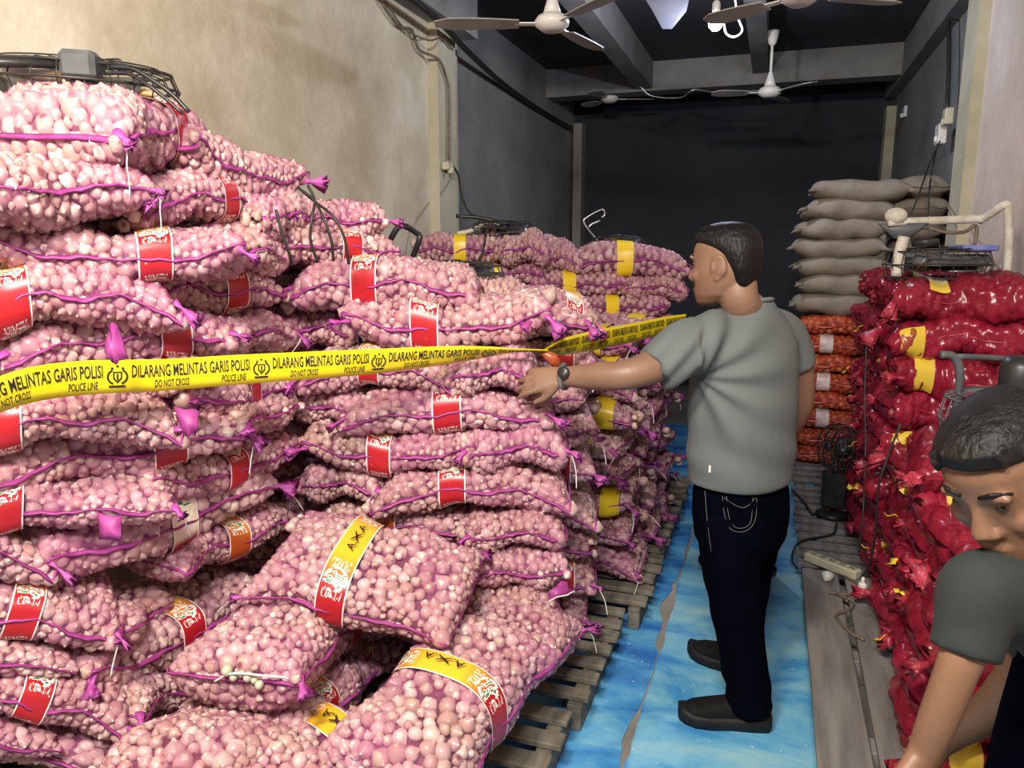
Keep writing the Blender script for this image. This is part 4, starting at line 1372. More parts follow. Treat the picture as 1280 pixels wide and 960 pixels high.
# black fan on top of the left stack
def ex_left(root):
    inv = root.matrix_world.inverted()
    bpy.context.view_layer.update()
    inv = root.matrix_world.inverted()
    def P(x, y, s): return inv @ at(x, y, s)
    c = P(101, 82, 2.03)
    sharp(MB().box(c, (0.085, 0.075, 0.07), Matrix.Rotation(0.5, 3, 'Z'), 0.012).build('motor_box', M_GREYBOX, root))
    MB().tube([P(100, 90, 2.03), P(102, 130, 2.05)], 0.022, 10).build('neck', M_GREYBOX, root)
    MB().tube([P(-70, 79, 1.9), P(-10, 78, 1.95), P(72, 80, 2.0)], [0.010, 0.012, 0.011], 10).build('pole', M_BLACK, root)
    MB().tube(bez([P(115, 76, 2.05), P(148, 74, 2.1), P(152, 83, 2.1)], 4), 0.0025, 6).build('wire_loop', M_DARKMETAL, root)
    MB().tube(bez([P(135, 84, 2.05), P(165, 86, 2.05), P(190, 100, 2.05), P(215, 118, 2.05), P(236, 140, 2.05)], 5), 0.006, 8).build('stand_tube', M_BLACK, root)
    MB().tube(bez([P(130, 92, 2.04), P(160, 92, 2.04), P(183, 105, 2.03), P(203, 120, 2.03), P(228, 142, 2.03)], 5), 0.005, 8).build('stand_tube', M_BLACK, root)
c0 = at(104, 128, 2.22)
f = lying_fan(c0, 0.25, 0.085, 'black wire cage fan lying on the topmost left garlic bag', motor=False, tilt=(math.radians(4), math.radians(4), 0))
bpy.context.view_layer.update(); ex_left(f)

# fan with looped handle between the wall and the middle stack
def handle_loop(root, pts, r, m, name='handle'):
    bpy.context.view_layer.update()
    inv = root.matrix_world.inverted()
    return MB().tube(bez([inv @ at(*p) for p in pts], 5), r, 10).build(name, m, root)
f = lying_fan(at(565, 352, 2.95), 0.20, 0.06, 'dark cage fan with a loop handle behind the top middle bag', motor=False)
handle_loop(f, [(478, 325, 2.85), (490, 296, 2.85), (502, 282, 2.85), (522, 292, 2.9), (524, 300, 2.9), (514, 326, 2.92)], 0.011, M_BLACK)
# fans far back on the rear stack
f = lying_fan(at(628, 292, 4.75), 0.19, 0.06, 'black fan lying on the rear stack beside the column', motor=False)
handle_loop(f, [(570, 270, 4.75), (598, 272, 4.75), (625, 278, 4.75)], 0.012, M_BLACK, 'pole')
handle_loop(f, [(572, 292, 4.7), (590, 288, 4.7), (606, 280, 4.72)], 0.014, M_CREAMP, 'foot')
f = lying_fan(at(772, 308, 4.85), 0.17, 0.05, 'fan with a bent steel handle lying on the rear stack', motor=False)
handle_loop(f, [(750, 304, 4.85), (738, 290, 4.85), (730, 278, 4.85), (733, 272, 4.85), (752, 262, 4.85), (756, 268, 4.85), (752, 272, 4.85)], 0.006, M_STEEL)
handle_loop(f, [(736, 284, 4.85), (740, 280, 4.85), (750, 276, 4.85)], 0.008, M_STEEL, 'clamp')

# white-wrapped frame with a fan body, on the high right stack
zt = 1.475
f = empty('wrapped_fan', (0.66, 3.72, zt)); bpy.context.view_layer.update()
tag(f, 'black fan with white tape wrapped tube frame on the red bags', 'fan', 'industrial fans lying on the stacks')
fan_cage(f, 0.21, 0.11); fan_blades(f, 0.2, 0.055)
sharp(MB().box((0.02, 0.02, 0.075), (0.30, 0.24, 0.05), Matrix.Rotation(0.2, 3, 'Z'), 0.012).build('motor_housing', M_GREYBOX, f))
sharp(MB().box((0.12, -0.05, 0.125), (0.14, 0.16, 0.025), Matrix.Rotation(0.2, 3, 'Z'), 0.006).build('blue_cover', M_BLUEPL, f))
MB().lathe([(0, 0), (0.05, 0), (0.055, 0.02), (0.05, 0.035), (0, 0.035)], (-0.06, -0.06, 0.13), seg=14).build('motor', M_DARKMETAL, f)
handle_loop(f, [(1121, 345, 3.28), (1124, 320, 3.28), (1130, 296, 3.28)], 0.024, M_WRAP, 'frame_leg')
handle_loop(f, [(1110, 278, 3.3), (1135, 277, 3.3), (1165, 276, 3.3), (1215, 274, 3.3), (1228, 273, 3.3)], 0.018, M_WRAP, 'frame_bar')
handle_loop(f, [(1224, 276, 3.3), (1240, 266, 3.25), (1256, 256, 3.2), (1260, 262, 3.2), (1261, 300, 3.2), (1258, 344, 3.2)], 0.017, M_WRAP, 'frame_bend')
handle_loop(f, [(1162, 285, 3.3), (1180, 290, 3.3), (1205, 290, 3.3), (1218, 282, 3.3), (1221, 290, 3.3), (1218, 306, 3.3)], 0.008, M_CABLEB, 'cable')
bpy.context.view_layer.update()
c = f.matrix_world.inverted() @ at(1120, 270, 3.3)
MB().ball(c, 0.045, 0.04, 0.035).build('tape_knot', M_WRAP, f)
c = f.matrix_world.inverted() @ at(1128, 288, 3.3)
MB().loft([(c + Vector((0, 0, 0.03)), (0.10, 0, 0), (0, 0.012, 0)), (c, (0.07, 0, 0), (0, 0.012, 0)), (c - Vector((0, 0, 0.035)), (0.03, 0, 0), (0, 0.012, 0))], 12).build('bracket_plate', M_GREYBOX, f)

# grey fan with a handle on the low right stack
f = lying_fan(Vector((0.70, 2.55, 1.03)), 0.20, 0.13, 'dusty grey cage fan with a handle on the low red stack', motor=True, blade_m=M_GREYBOX, cage_m=M_GREYBOX)
handle_loop(f, [(1190, 535, 2.30), (1196, 505, 2.28), (1200, 465, 2.26), (1192, 446, 2.26), (1176, 443, 2.26)], 0.012, M_GREYBOX)
handle_loop(f, [(1196, 446, 2.26), (1230, 447, 2.3), (1290, 450, 2.36)], 0.010, M_GREYBOX, 'handle_bar')

# standing black fan on the far right pallet
f = empty('pedestal_fan', (0.385, 4.42, 0.122)); tag(f, 'black fan standing on the grey pallet in the aisle', 'fan')
MB().lathe([(0, 0), (0.085, 0), (0.085, 0.02), (0.03, 0.035), (0, 0.035)], seg=18).build('base', M_BLACK, f)
MB().tube([(0, 0, 0.03), (0, 0, 0.36)], 0.016, 10).build('pole', M_BLACK, f)
sharp(MB().box((0, -0.01, 0.16), (0.13, 0.10, 0.20), None, 0.012).build('control_box', M_BLACK, f))
sub = empty('fan_head', (0.0, -0.02, 0.47)); sub.parent = f; sub.rotation_euler = (math.radians(80), 0, math.radians(-50))
bpy.data.objects.remove(sub)
cg = fan_cage(f, 0.13, 0.09, spokes=20); cg.location = (0.04, -0.02, 0.40); cg.rotation_euler = (math.radians(80), 0, math.radians(-60))
MB().lathe([(0, 0), (0.05, 0), (0.055, 0.05), (0.03, 0.09), (0, 0.09)], (0, 0, 0), Matrix.Rotation(math.radians(80), 3, 'X'), 14).build('motor', M_BLACK, f, loc=(0.03, 0.03, 0.39))

# ------------------------------------------------------------------ ceiling fans
def ceiling_fan(c, top, R, label, ang, rodm=M_WHITEP, blades=True):
    root = empty('ceiling_fan', (c.x, c.y, c.z))
    MB().lathe([(0, -0.035), (0.05, -0.035), (0.085, -0.01), (0.09, 0.012), (0.075, 0.035), (0.045, 0.05), (0.0, 0.05)], seg=24).build('motor', M_WHITEP, root)
    MB().lathe([(0.048, 0.045), (0.035, 0.09), (0.016, 0.15), (0.012, 0.16)], seg=16).build('motor_cone', M_WHITEP, root)
    MB().tube([(0, 0, 0.10), (0, 0, top - c.z - 0.05)], 0.011, 10).build('rod', rodm, root)
    MB().lathe([(0.012, -0.11), (0.03, -0.09), (0.045, -0.02), (0.05, 0.0)], (0, 0, top - c.z), seg=16).build('ceiling_canopy', M_WHITEP, root)
    for k in range(3):
        a = ang + 2 * PI * k / 3
        Rz = Matrix.Rotation(a, 3, 'Z') @ Matrix.Rotation(math.radians(9), 3, 'X')
        MB().box(Rz @ Vector((0.13, 0, 0)), (0.12, 0.03, 0.006), Rz).build('blade_arm', M_WHITEP, root, smooth=False)
        vs, fs = [], []
        for i in range(7):
            t = i / 6
            x = 0.17 + (R - 0.17) * t
            w = 0.045 + 0.02 * math.sin(PI * t * .8)
            if i == 6: w = 0.03
            for y in (-w, w):
                for z in (-0.003, 0.003): vs.append(Rz @ Vector((x, y, z)))
        for i in range(6):
            b = i * 4
            fs += [(b, b + 2, b + 6, b + 4), (b + 1, b + 5, b + 7, b + 3), (b, b + 4, b + 5, b + 1), (b + 2, b + 3, b + 7, b + 6)]
        fs += [(0, 1, 3, 2), (24, 26, 27, 25)]
        MB().add(vs, fs).build('blade', M_FANBLADE, root, smooth=False)
    tag(root, label, 'ceiling fan', 'ceiling fans')
M_FANBLADE = mat('fan_blade', (0.30, 0.27, 0.25), 0.5, col2=(0.38, 0.35, 0.33), scale=6)
def pt(x, y, s): return at(x, y, s)
ceiling_fan(pt(690, 30, 4.15), ZC, 0.60, 'nearest white ceiling fan with conical housing', math.radians(199))
ceiling_fan(pt(762, 124, 8.1), 3.60 - 0.24, 0.45, 'small far ceiling fan over the rear stack', math.radians(20))
ceiling_fan(pt(962, 116, 6.3), 3.26, 0.45, 'white ceiling fan hanging in front of the dark back wall', math.radians(75))
ceiling_fan(pt(1000, -4, 3.7), ZC, 0.50, 'ceiling fan cut by the top edge beside the lit bulb', math.radians(150))

# lit bulb with its holder and looped flex
root = empty('light_bulb', BULB)
M_LIT = mat('lit_glass', (1, 1, 1), 0.3, emis=(0.86, 0.90, 1.0), estr=14.0)
M_LIT.node_tree.nodes['Principled BSDF'].inputs['Base Color'].default_value = (0.9, 0.92, 1, 1)
b = MB().lathe([(0, -0.052), (0.022, -0.048), (0.038, -0.03), (0.042, -0.008), (0.034, 0.018), (0.018, 0.04), (0.014, 0.05), (0, 0.05)], seg=20).build('bulb', M_LIT, root)
b.visible_shadow = True
MB().lathe([(0, 0.045), (0.02, 0.045), (0.024, 0.06), (0.024, 0.10), (0.016, 0.115), (0, 0.115)], seg=16).build('holder', M_WHITEP, root)
MB().tube(bez([Vector((0, 0, 0.11)), Vector((0.01, 0, 0.2)), Vector((0.0, 0, 0.3)), Vector((0.02, 0, ZC - BULB.z))], 5), 0.004, 6).build('flex', M_WHITEP, root)
inv = Matrix.Translation(-BULB)
MB().tube(bez([inv @ at(905, 30, 5.0), inv @ at(908, 42, 5.0), inv @ at(918, 46, 5.0), inv @ at(928, 38, 5.0), inv @ at(922, 20, 5.0), inv @ at(918, -10, 5.0)], 5), 0.006, 6).build('looped_wire', M_WHITEP, root)
tag(root, 'lit bluish white bulb hanging from the ceiling', 'light bulb')
root.children[0].visible_shadow = False if False else True
bpy.data.objects['bulb_light'].location = BULB - Vector((0, 0, 0.075))

# torn plastic sheet hanging by the bulb
pp = [at(800, -12, 4.9), at(864, -12, 4.9), at(858, 14, 4.88), at(840, 36, 4.86), at(828, 36, 4.86), at(815, 12, 4.88)]
n_ = Vector((0.1, 0.02, 0)).normalized()
vs = [p_ for p_ in pp] + [p_ + FH * 0.004 for p_ in pp]
k6 = len(pp)
MB().add(vs, [tuple(range(k6)), tuple(range(2 * k6 - 1, k6 - 1, -1))] + [(i, (i + 1) % k6, (i + 1) % k6 + k6, i + k6) for i in range(k6)]).build('hanging_sheet', mat('pale_sheet', (0.16, 0.16, 0.21), 0.7, col2=(0.22, 0.22, 0.28), scale=6), smooth=False)
tag(bpy.data.objects['hanging_sheet'], 'pale torn plastic sheet hanging from the ceiling near the bulb', 'plastic sheet')
# ------------------------------------------------------------------ cables and sockets
def cable(name, pts, r, m, label, cat='cable', n=6):
    o = MB().tube(bez(pts, n), r, 7).build(name, m)
    tag(o, label, cat)
    return o
WX = XL + 0.022
cable('conduit_bundle', [Vector((XL + 0.19, 3.6, 3.02)), Vector((XL + 0.18, 4.6, 2.99)), Vector((XL + 0.10, 5.3, 2.97)), Vector((XL + 0.0, 6.4, 2.95)), Vector((XL - 0.02, 7.6, 2.93)), Vector((XL - 0.02, 8.7, 2.93))], 0.022, M_CABLE, 'dark cable bundle running along the top of the left wall', 'cable bundle')
cable('wall_cable', [at_X(478, 5, XL + .03), at_X(498, 32, XL + .03), at_X(515, 38, XL + .03), at_X(524, 62, XL + .03), at_X(548, 74, XL + .09), at_X(557, 95, XL + .09), at_X(561, 120, XL + .09), at_X(561, 200, XL + .09)], 0.009, M_CABLEB, 'brown cable drooping down the left concrete column')
cable('wall_cable', [at_X(482, 2, XL + .03), at_X(505, 35, XL + .03), at_X(535, 50, XL + .09), at_X(552, 48, XL + .09), at_X(566, 62, XL + .09)], 0.006, M_CABLEB, 'thin brown cable sagging beside the bundle, left wall')
def socket(name, c, size, m, label, nrm):
    root = empty(name, c)
    sharp(MB().box((0, 0, 0), size, None, 0.006).build('socket_box', m, root))
    MB().box(Vector(nrm) * 0.02 + Vector((0, 0, -0.03)), (0.035, 0.035, 0.04), None, 0.006).build('plug', m, root)
    tag(root, label, 'socket')
socket('wall_socket', at_X(560, 208, XL + .10), (0.05, 0.11, 0.05), M_CREAMP, 'cream socket on the left concrete column', (1, 0, 0))
cable('hanging_cable', [at_X(566, 206, XL + .12), at_X(573, 220, XL + .14), at(577, 245, 5.0), at(586, 265, 4.9), at(600, 274, 4.8)], 0.007, M_CABLE, 'black cable from the column socket down to the rear fan')
socket('wall_socket', at_X(1185, 146, XR - .045), (0.05, 0.10, 0.10), M_CREAMP, 'cream socket on the right column, upper one', (-1, 0, 0))
socket('wall_socket', at_X(1176, 168, XR - .05), (0.05, 0.14, 0.13), M_WHITEP, 'white socket under the cream one on the right column', (-1, 0, 0))
cable('wall_cable', [at_X(1182, -10, XR - .03), at_X(1186, 30, XR - .03), at_X(1186, 80, XR - .03), at_X(1184, 140, XR - .03)], 0.014, M_CABLE, 'black cable running down the right wall to the sockets')
cable('hanging_cable', [at_X(1175, 176, XR - .08), at(1160, 210, 5.1), at(1146, 250, 4.4), at(1132, 282, 3.6)], 0.005, M_CABLE, 'thin black cable from right socket to wrapped frame, left one')
cable('hanging_cable', [at_X(1172, 180, XR - .10), at(1163, 225, 5.0), at(1161, 262, 4.0), at(1160, 280, 3.5)], 0.005, M_CABLE, 'thin black cable from right socket to wrapped frame, right one')
cable('ceiling_cable', [at(800, 108, 7.0), at(815, 120, 7.0), at(850, 122, 7.0), at(868, 112, 7.0), at(900, 116, 6.9), at(960, 112, 6.7)], 0.007, M_STEEL, 'pale cable slung under the far ceiling between the fans')
socket('small_switch', at_X(1131, 140, XR + .03), (0.03, 0.12, 0.10), M_WHITEP, 'small white switch on the grey rear right wall', (-1, 0, 0))
# black cables over the left stack's right end
for k, (a, lab) in enumerate(((345, 'leftmost'), (388, 'left'), (402, 'middle'), (418, 'right'))):
    pts = {0: [(345, 262, 2.2), (352, 290, 2.2), (362, 318, 2.22), (364, 330, 2.25)],
           1: [(385, 232, 2.36), (393, 250, 2.34), (390, 272, 2.3), (388, 300, 2.3), (397, 328, 2.32)],
           2: [(380, 240, 2.36), (394, 252, 2.34), (404, 272, 2.3), (414, 300, 2.3), (417, 326, 2.32)],
           3: [(372, 234, 2.38), (396, 254, 2.35), (416, 270, 2.32), (430, 296, 2.32), (436, 330, 2.34)]}[k]
    cable('black_cable', [at(*p_) for p_ in pts], 0.0045, M_CABLE, '%s black cable hanging over the right end of the left stack' % lab)
cable('black_cable', [at(608, 290, 4.6), at(604, 312, 4.53), at(594, 334, 4.53)], 0.006, M_CABLE, 'black cable hanging over the yellow banded rear bags')
# cables down the red bags
cable('black_cable', [at(1083, 430, 3.35), at(1081, 500, 3.3), at(1082, 560, 3.2), at(1079, 640, 3.1), at(1074, 690, 3.1)], 0.004, M_CABLE, 'left black cable hanging down the red bags')
cable('black_cable', [at(1126, 530, 2.75), at(1110, 570, 2.75), at(1098, 610, 2.75), at(1095, 660, 2.8), at(1087, 705, 2.9), at(1076, 722, 3.05)], 0.0045, M_CABLE, 'right black cable hanging down the red bags to a plug')

# extension block and its leads
c = at_z(1040, 707, 0.14)
root = empty('extension_block', (c.x, c.y, 0.121), math.radians(-38))
sharp(MB().box((0, 0, 0.022), (0.27, 0.055, 0.042), None, 0.006).build('block_body', M_CREAMP, root))
for i in range(5):
    q = MB().box((-0.1 + i * 0.05, 0, 0.0435), (0.034, 0.036, 0.002), None).build('outlet', mat('cream_dark', (0.35, 0.32, 0.22), 0.5, col2=(0.4, 0.36, 0.25), scale=20), root, smooth=False)
    for dx in (-0.007, 0.007):
        MB().lathe([(0, 0), (0.004, 0), (0.004, 0.001), (0, 0.001)], (-0.1 + i * 0.05 + dx, 0, 0.0446), seg=8).build('pin_hole', M_BLACK, q)
tag(root, 'cream multi-socket extension block on the grey planks', 'extension block')
c = at_z(1030, 722, 0.14)
root = empty('white_plug', (c.x, c.y, 0.121), 0.6)
MB().lathe([(0, 0), (0.022, 0), (0.024, 0.02), (0.016, 0.045), (0, 0.045)], (0, 0, 0.024), Matrix.Rotation(PI / 2, 3, 'Y'), 14).build('plug_body', M_WHITEP, root)
tag(root, 'white plug lying on the planks beside the extension block', 'plug')
c = at(1078, 734, 2.98)
root = empty('white_plug', c)
sharp(MB().box((0, 0, 0), (0.032, 0.034, 0.045), None, 0.008).build('plug_body', M_WHITEP, root))
MB().tube([(0, 0, 0.02), (0, 0, 0.045)], [0.009, 0.006], 8).build('strain_relief', M_WHITEP, root)
tag(root, 'white plug hanging by the red bags at the plank edge', 'plug')
zf = 0.128
cable('floor_cable', [at_z(1056, 720, zf + .01), at_z(1072, 730, zf), at_z(1068, 742, zf), at_z(1045, 742, zf), at_z(1036, 740, zf)], 0.006, M_CABLEB, 'short grey lead looping from the extension block')
cable('floor_cable', [at_z(1045, 742, zf), at_z(1066, 752, zf), at_z(1062, 762, zf), at_z(1045, 770, zf), at_z(1062, 790, zf), at_z(1080, 800, zf)], 0.006, M_CABLEB, 'grey lead wriggling along the planks to the red bags')
cable('floor_cable', [at_z(1046, 655, zf), at_z(1040, 668, zf), at_z(1010, 674, zf), at_z(995, 682, zf), at_z(990, 700, 0.06), at_z(998, 712, 0.02)], 0.006, M_CABLE, 'black lead crossing the far pallet from the standing fan')
cable('floor_cable', [at_z(990, 612, zf), at_z(1005, 628, zf), at_z(1015, 642, zf), at_z(1022, 640, zf)], 0.008, M_CABLE, 'short black lead behind the man running to the fan')

# ------------------------------------------------------------------ police tape
def tape_strip(path, label, text_start=None, side=1.0):
    """path: list of (x, y, s, width m, twist rad)"""
    ctr = bez([at(x, y, s) for (x, y, s, w, tw) in path], 12)
    par = bez([Vector((w, tw, 0)) for (x, y, s, w, tw) in path], 12)
    n = len(ctr)
    arc = [0.0]
    for i in range(1, n): arc.append(arc[-1] + (ctr[i] - ctr[i - 1]).length)
    fr = []
    for i in range(n):
        t = (ctr[min(i + 1, n - 1)] - ctr[max(i - 1, 0)]).normalized()
        up = Vector((0, 0, 1)); up = (up - t * up.dot(t)).normalized()
        nr = t.cross(up)
        tw = par[i].y
        wv = up * math.cos(tw) + nr * math.sin(tw)
        nn = t.cross(wv).normalized()
        if tw == tw and nn.dot(CAM - ctr[i]) < 0 and abs(tw) < 0.9: nn = -nn
        fr.append((ctr[i], t, wv, nn, par[i].x))
    vs, fs = [], []
    K = 5
    for (c, t, wv, nn, w) in fr:
        for k in range(K):
            q = k / (K - 1) - 0.5
            cu = 0.004 * (1 - 4 * q * q)
            vs.append(c + wv * q * w + nn * (cu + 0.0006))
        for k in range(K):
            q = k / (K - 1) - 0.5
            cu = 0.004 * (1 - 4 * q * q)
            vs.append(c + wv * q * w + nn * (cu - 0.0006))
    st = 2 * K
    for i in range(n - 1):
        a, b = i * st, (i + 1) * st
        for k in range(K - 1):
            fs.append((a + k, a + k + 1, b + k + 1, b + k))
            fs.append((a + K + k, b + K + k, b + K + k + 1, a + K + k + 1))
        fs.append((a, b, b + K, a + K)); fs.append((a + K - 1, a + 2 * K - 1, b + 2 * K - 1, b + K - 1))
    root = MB().add(vs, fs).build('police_tape', M_TAPE)
    tag(root, label, 'barrier tape', 'police tape')
    def on(a, q):
        a = min(max(a, 0.0), arc[-1] - 1e-5)
        i = max(0, int(np.searchsorted(arc, a)) - 1)
        u = (a - arc[i]) / max(arc[i + 1] - arc[i], 1e-9)
        c = fr[i][0].lerp(fr[i + 1][0], u); wv = fr[i][2].lerp(fr[i + 1][2], u); nn = fr[i][3].lerp(fr[i + 1][3], u); w = fr[i][4] * (1 - u) + fr[i + 1][4] * u
        return c + wv * (q * w) + nn * (0.004 * (1 - 4 * q * q) + 0.0018)
    def arc_at_px(px):
        best = min(range(n), key=lambda i: abs(640 + F * (fr[i][0] - CAM).dot(RT) / (fr[i][0] - CAM).dot(FWD) - px))
        return arc[best]
    return root, on, arc, arc_at_px

T_MAIN = text_mesh('DILARANG MELINTAS GARIS POLISI', 0.020)
T_DNC = text_mesh('DO NOT CROSS', 0.012)
T_PL = text_mesh('POLICE LINE', 0.012)

def print_text(root, on, T, a0, a1, q0, q1, total, name='lettering'):
    tv, tf = T
    xs = [p_[0] for p_ in tv]; ys = [p_[1] for p_ in tv]
    x0, x1 = min(xs), max(xs); y0, y1 = 0.0, 0.72
    ok = [(0 < a0 + (a1 - a0) * (x - x0) / (x1 - x0) < total) for x in xs]
    vs = [on(a0 + (a1 - a0) * (x - x0) / (x1 - x0), q0 + (q1 - q0) * (y - y0) / (y1 - y0)) for (x, y) in tv]
    f2 = [f_ for f_ in tf if all(ok[i] for i in f_)]
    if not f2: return
    used = sorted({i for f_ in f2 for i in f_}); mp = {i: k for k, i in enumerate(used)}
    return link(name, new_mesh(name, [vs[i] for i in used], [tuple(mp[i] for i in f_) for f_ in f2], False), M_INK, root)

def emblem(root, on, a, total, wa):
    """crest: shield outline, wings, three stars above"""
    if not (wa < a < total - wa): return
    vs, fs = [], []
    def poly(pts):
        k = len(vs); vs.extend(on(a + x * wa, y) for x, y in pts); fs.append(tuple(range(k, k + len(pts))))
    def ring(cx, cy, rx, ry, th, n=14, a0=0.0, a1=2 * PI):
        for i in range(n):
            t0, t1 = a0 + (a1 - a0) * i / n, a0 + (a1 - a0) * (i + 1) / n
            poly([(cx + rx * math.cos(t0), cy + ry * math.sin(t0)), (cx + rx * math.cos(t1), cy + ry * math.sin(t1)),
                  (cx + (rx - th) * math.cos(t1), cy + (ry - th * .35) * math.sin(t1)), (cx + (rx - th) * math.cos(t0), cy + (ry - th * .35) * math.sin(t0))])
    for sg in (-1, 1):       # wreath halves, shield, scroll
        ring(0, 0.0, 0.85, 0.26, 0.16, 10, PI / 2 + sg * 0.55, PI / 2 + sg * 2.7)
    poly([(-0.36, 0.12), (-0.36, -0.06), (0, -0.20), (0, -0.14), (-0.24, -0.03), (-0.24, 0.12)])
    poly([(0.36, 0.12), (0.24, 0.12), (0.24, -0.03), (0, -0.14), (0, -0.20), (0.36, -0.06)])
    poly([(-0.36, 0.12), (-0.24, 0.12), (0.24, 0.12), (0.36, 0.12), (0.36, 0.155), (-0.36, 0.155)])
    poly([(-0.07, 0.09), (-0.07, -0.10), (0.07, -0.10), (0.07, 0.09)])
    poly([(-0.7, -0.26), (0.7, -0.26), (0.62, -0.33), (-0.62, -0.33)])
    for x, y in ((-0.42, 0.25), (0, 0.31), (0.42, 0.25)):
        poly([(x + 0.13 * math.cos(k * PI / 3), y + 0.04 * math.sin(k * PI / 3)) for k in range(6)])
    link('emblem', new_mesh('emblem', vs, fs, False), M_INK, root)

root, on, arc, apx = tape_strip([(-520, 640, 1.05, .077, 0.4), (-260, 568, 1.24, .077, 0.4), (-90, 520, 1.42, .077, 0.35), (-20, 500, 1.50, .077, 0.25), (40, 481, 1.58, .077, 0.12), (110, 472, 1.68, .077, 0.02), (200, 469, 1.80, .077, 0.0), (300, 462, 1.94, .077, 0.0),
                         (400, 456, 2.10, .077, 0.05), (480, 451, 2.22, .077, 0.25), (550, 445, 2.31, .076, 0.55), (610, 440, 2.35, .070, 0.95), (650, 438, 2.36, .05, 1.25), (684, 438, 2.375, .03, 1.3)],
                        'yellow police tape with black lettering stretched across the garlic stacks')
a0, a1 = apx(143), apx(322)
per = a1 - a0
for k in range(-4, 5):
    b = a0 + per * k
    emblem(root, on, b, arc[-1], 0.028)
    print_text(root, on, T_MAIN, b + per * 0.09, b + per * 0.91, -0.02, 0.36, arc[-1])
    print_text(root, on, T_DNC, b + per * 0.24, b + per * 0.47, -0.36, -0.12, arc[-1])
    print_text(root, on, T_PL, b + per * 0.70, b + per * 0.88, -0.36, -0.12, arc[-1])
root, on, arc, apx = tape_strip([(676, 440, 2.385, .035, 0.9), (700, 434, 2.50, .060, 0.35), (740, 426, 2.72, .074, 0.1), (790, 416, 3.02, .076, 0.0), (830, 407, 3.28, .076, 0.05), (856, 402, 3.46, .07, 0.1)],
                        'twisted police tape running from the stack corner to behind the man')
per2 = 0.26
k = 0
while k * per2 < arc[-1]:
    b = k * per2 + 0.02
    print_text(root, on, T_MAIN, b + per2 * 0.05, b + per2 * 0.95, 0.02, 0.38, arc[-1])
    print_text(root, on, T_DNC, b + per2 * 0.12, b + per2 * 0.45, -0.36, -0.10, arc[-1])
    print_text(root, on, T_PL, b + per2 * 0.60, b + per2 * 0.90, -0.36, -0.10, arc[-1])
    k += 1
kn = MB()
c = at(684, 445, 2.38)
kn.loft([(c + Vector((-.02, 0, .012)), (0, .008, 0), (0, 0, .008)), (c, (0, .012, 0), (0, 0, .016)), (c + Vector((.02, .005, -.012)), (0, .012, 0), (.008, 0, .02)), (c + Vector((.035, .01, -.03)), (0, .01, 0), (.01, 0, .012))], 10)
kn.build('tape_end', mat('red_tape_end', (0.30, 0.04, 0.015), 0.4, col2=(0.35, 0.10, 0.02), scale=40))
tag(bpy.data.objects['tape_end'], 'small red and yellow bunched tape end at the stack corner', 'tape end')

# ------------------------------------------------------------------ people
def skin_mat(name, c1, c2):
    return mat(name, c1, 0.5, col2=c2, scale=7, bump=0.05, bscale=200)
M_SKIN = skin_mat('skin_tan', (0.185, 0.100, 0.062), (0.23, 0.128, 0.08))
M_SKIN2 = skin_mat('skin_brown', (0.155, 0.078, 0.042), (0.20, 0.105, 0.06))
M_HAIR = mat('black_hair', (0.004, 0.0035, 0.0035), 0.5, spec=0.25, col2=(0.008, 0.007, 0.007), scale=60, bump=0.5, bscale=120, stretch=(1, 1, 0.3))
M_SHIRT = mat('grey_cotton', (0.100, 0.115, 0.115), 0.85, col2=(0.118, 0.134, 0.132), scale=3, bump=0.12, bscale=500)
M_SHIRT2 = mat('dark_green_grey_cotton', (0.012, 0.017, 0.016), 0.85, col2=(0.019, 0.025, 0.024), scale=4, bump=0.12, bscale=500)
M_SHIRT3 = mat('black_cotton', (0.010, 0.010, 0.011), 0.9, col2=(0.016, 0.016, 0.018), scale=4)
M_JEANS = mat('dark_navy_denim', (0.0007, 0.0010, 0.0034), 0.95, spec=0.03, col2=(0.0012, 0.0017, 0.0052), scale=5, bump=0.1, bscale=400)
M_STITCH = mat('pale_stitch', (0.10, 0.095, 0.085), 0.8, col2=(0.13, 0.12, 0.10), scale=50)
M_SHOE = mat('black_shoe_mesh', (0.004, 0.004, 0.004), 0.8, spec=0.25, col2=(0.007, 0.007, 0.007), scale=40, bump=0.3, bscale=300)
M_SOLE = mat('black_rubber', (0.006, 0.006, 0.006), 0.6, spec=0.3, col2=(0.01, 0.01, 0.01), scale=20)
M_EYE = mat('eye_dark', (0.03, 0.02, 0.015), 0.2, col2=(0.06, 0.04, 0.03), scale=30)

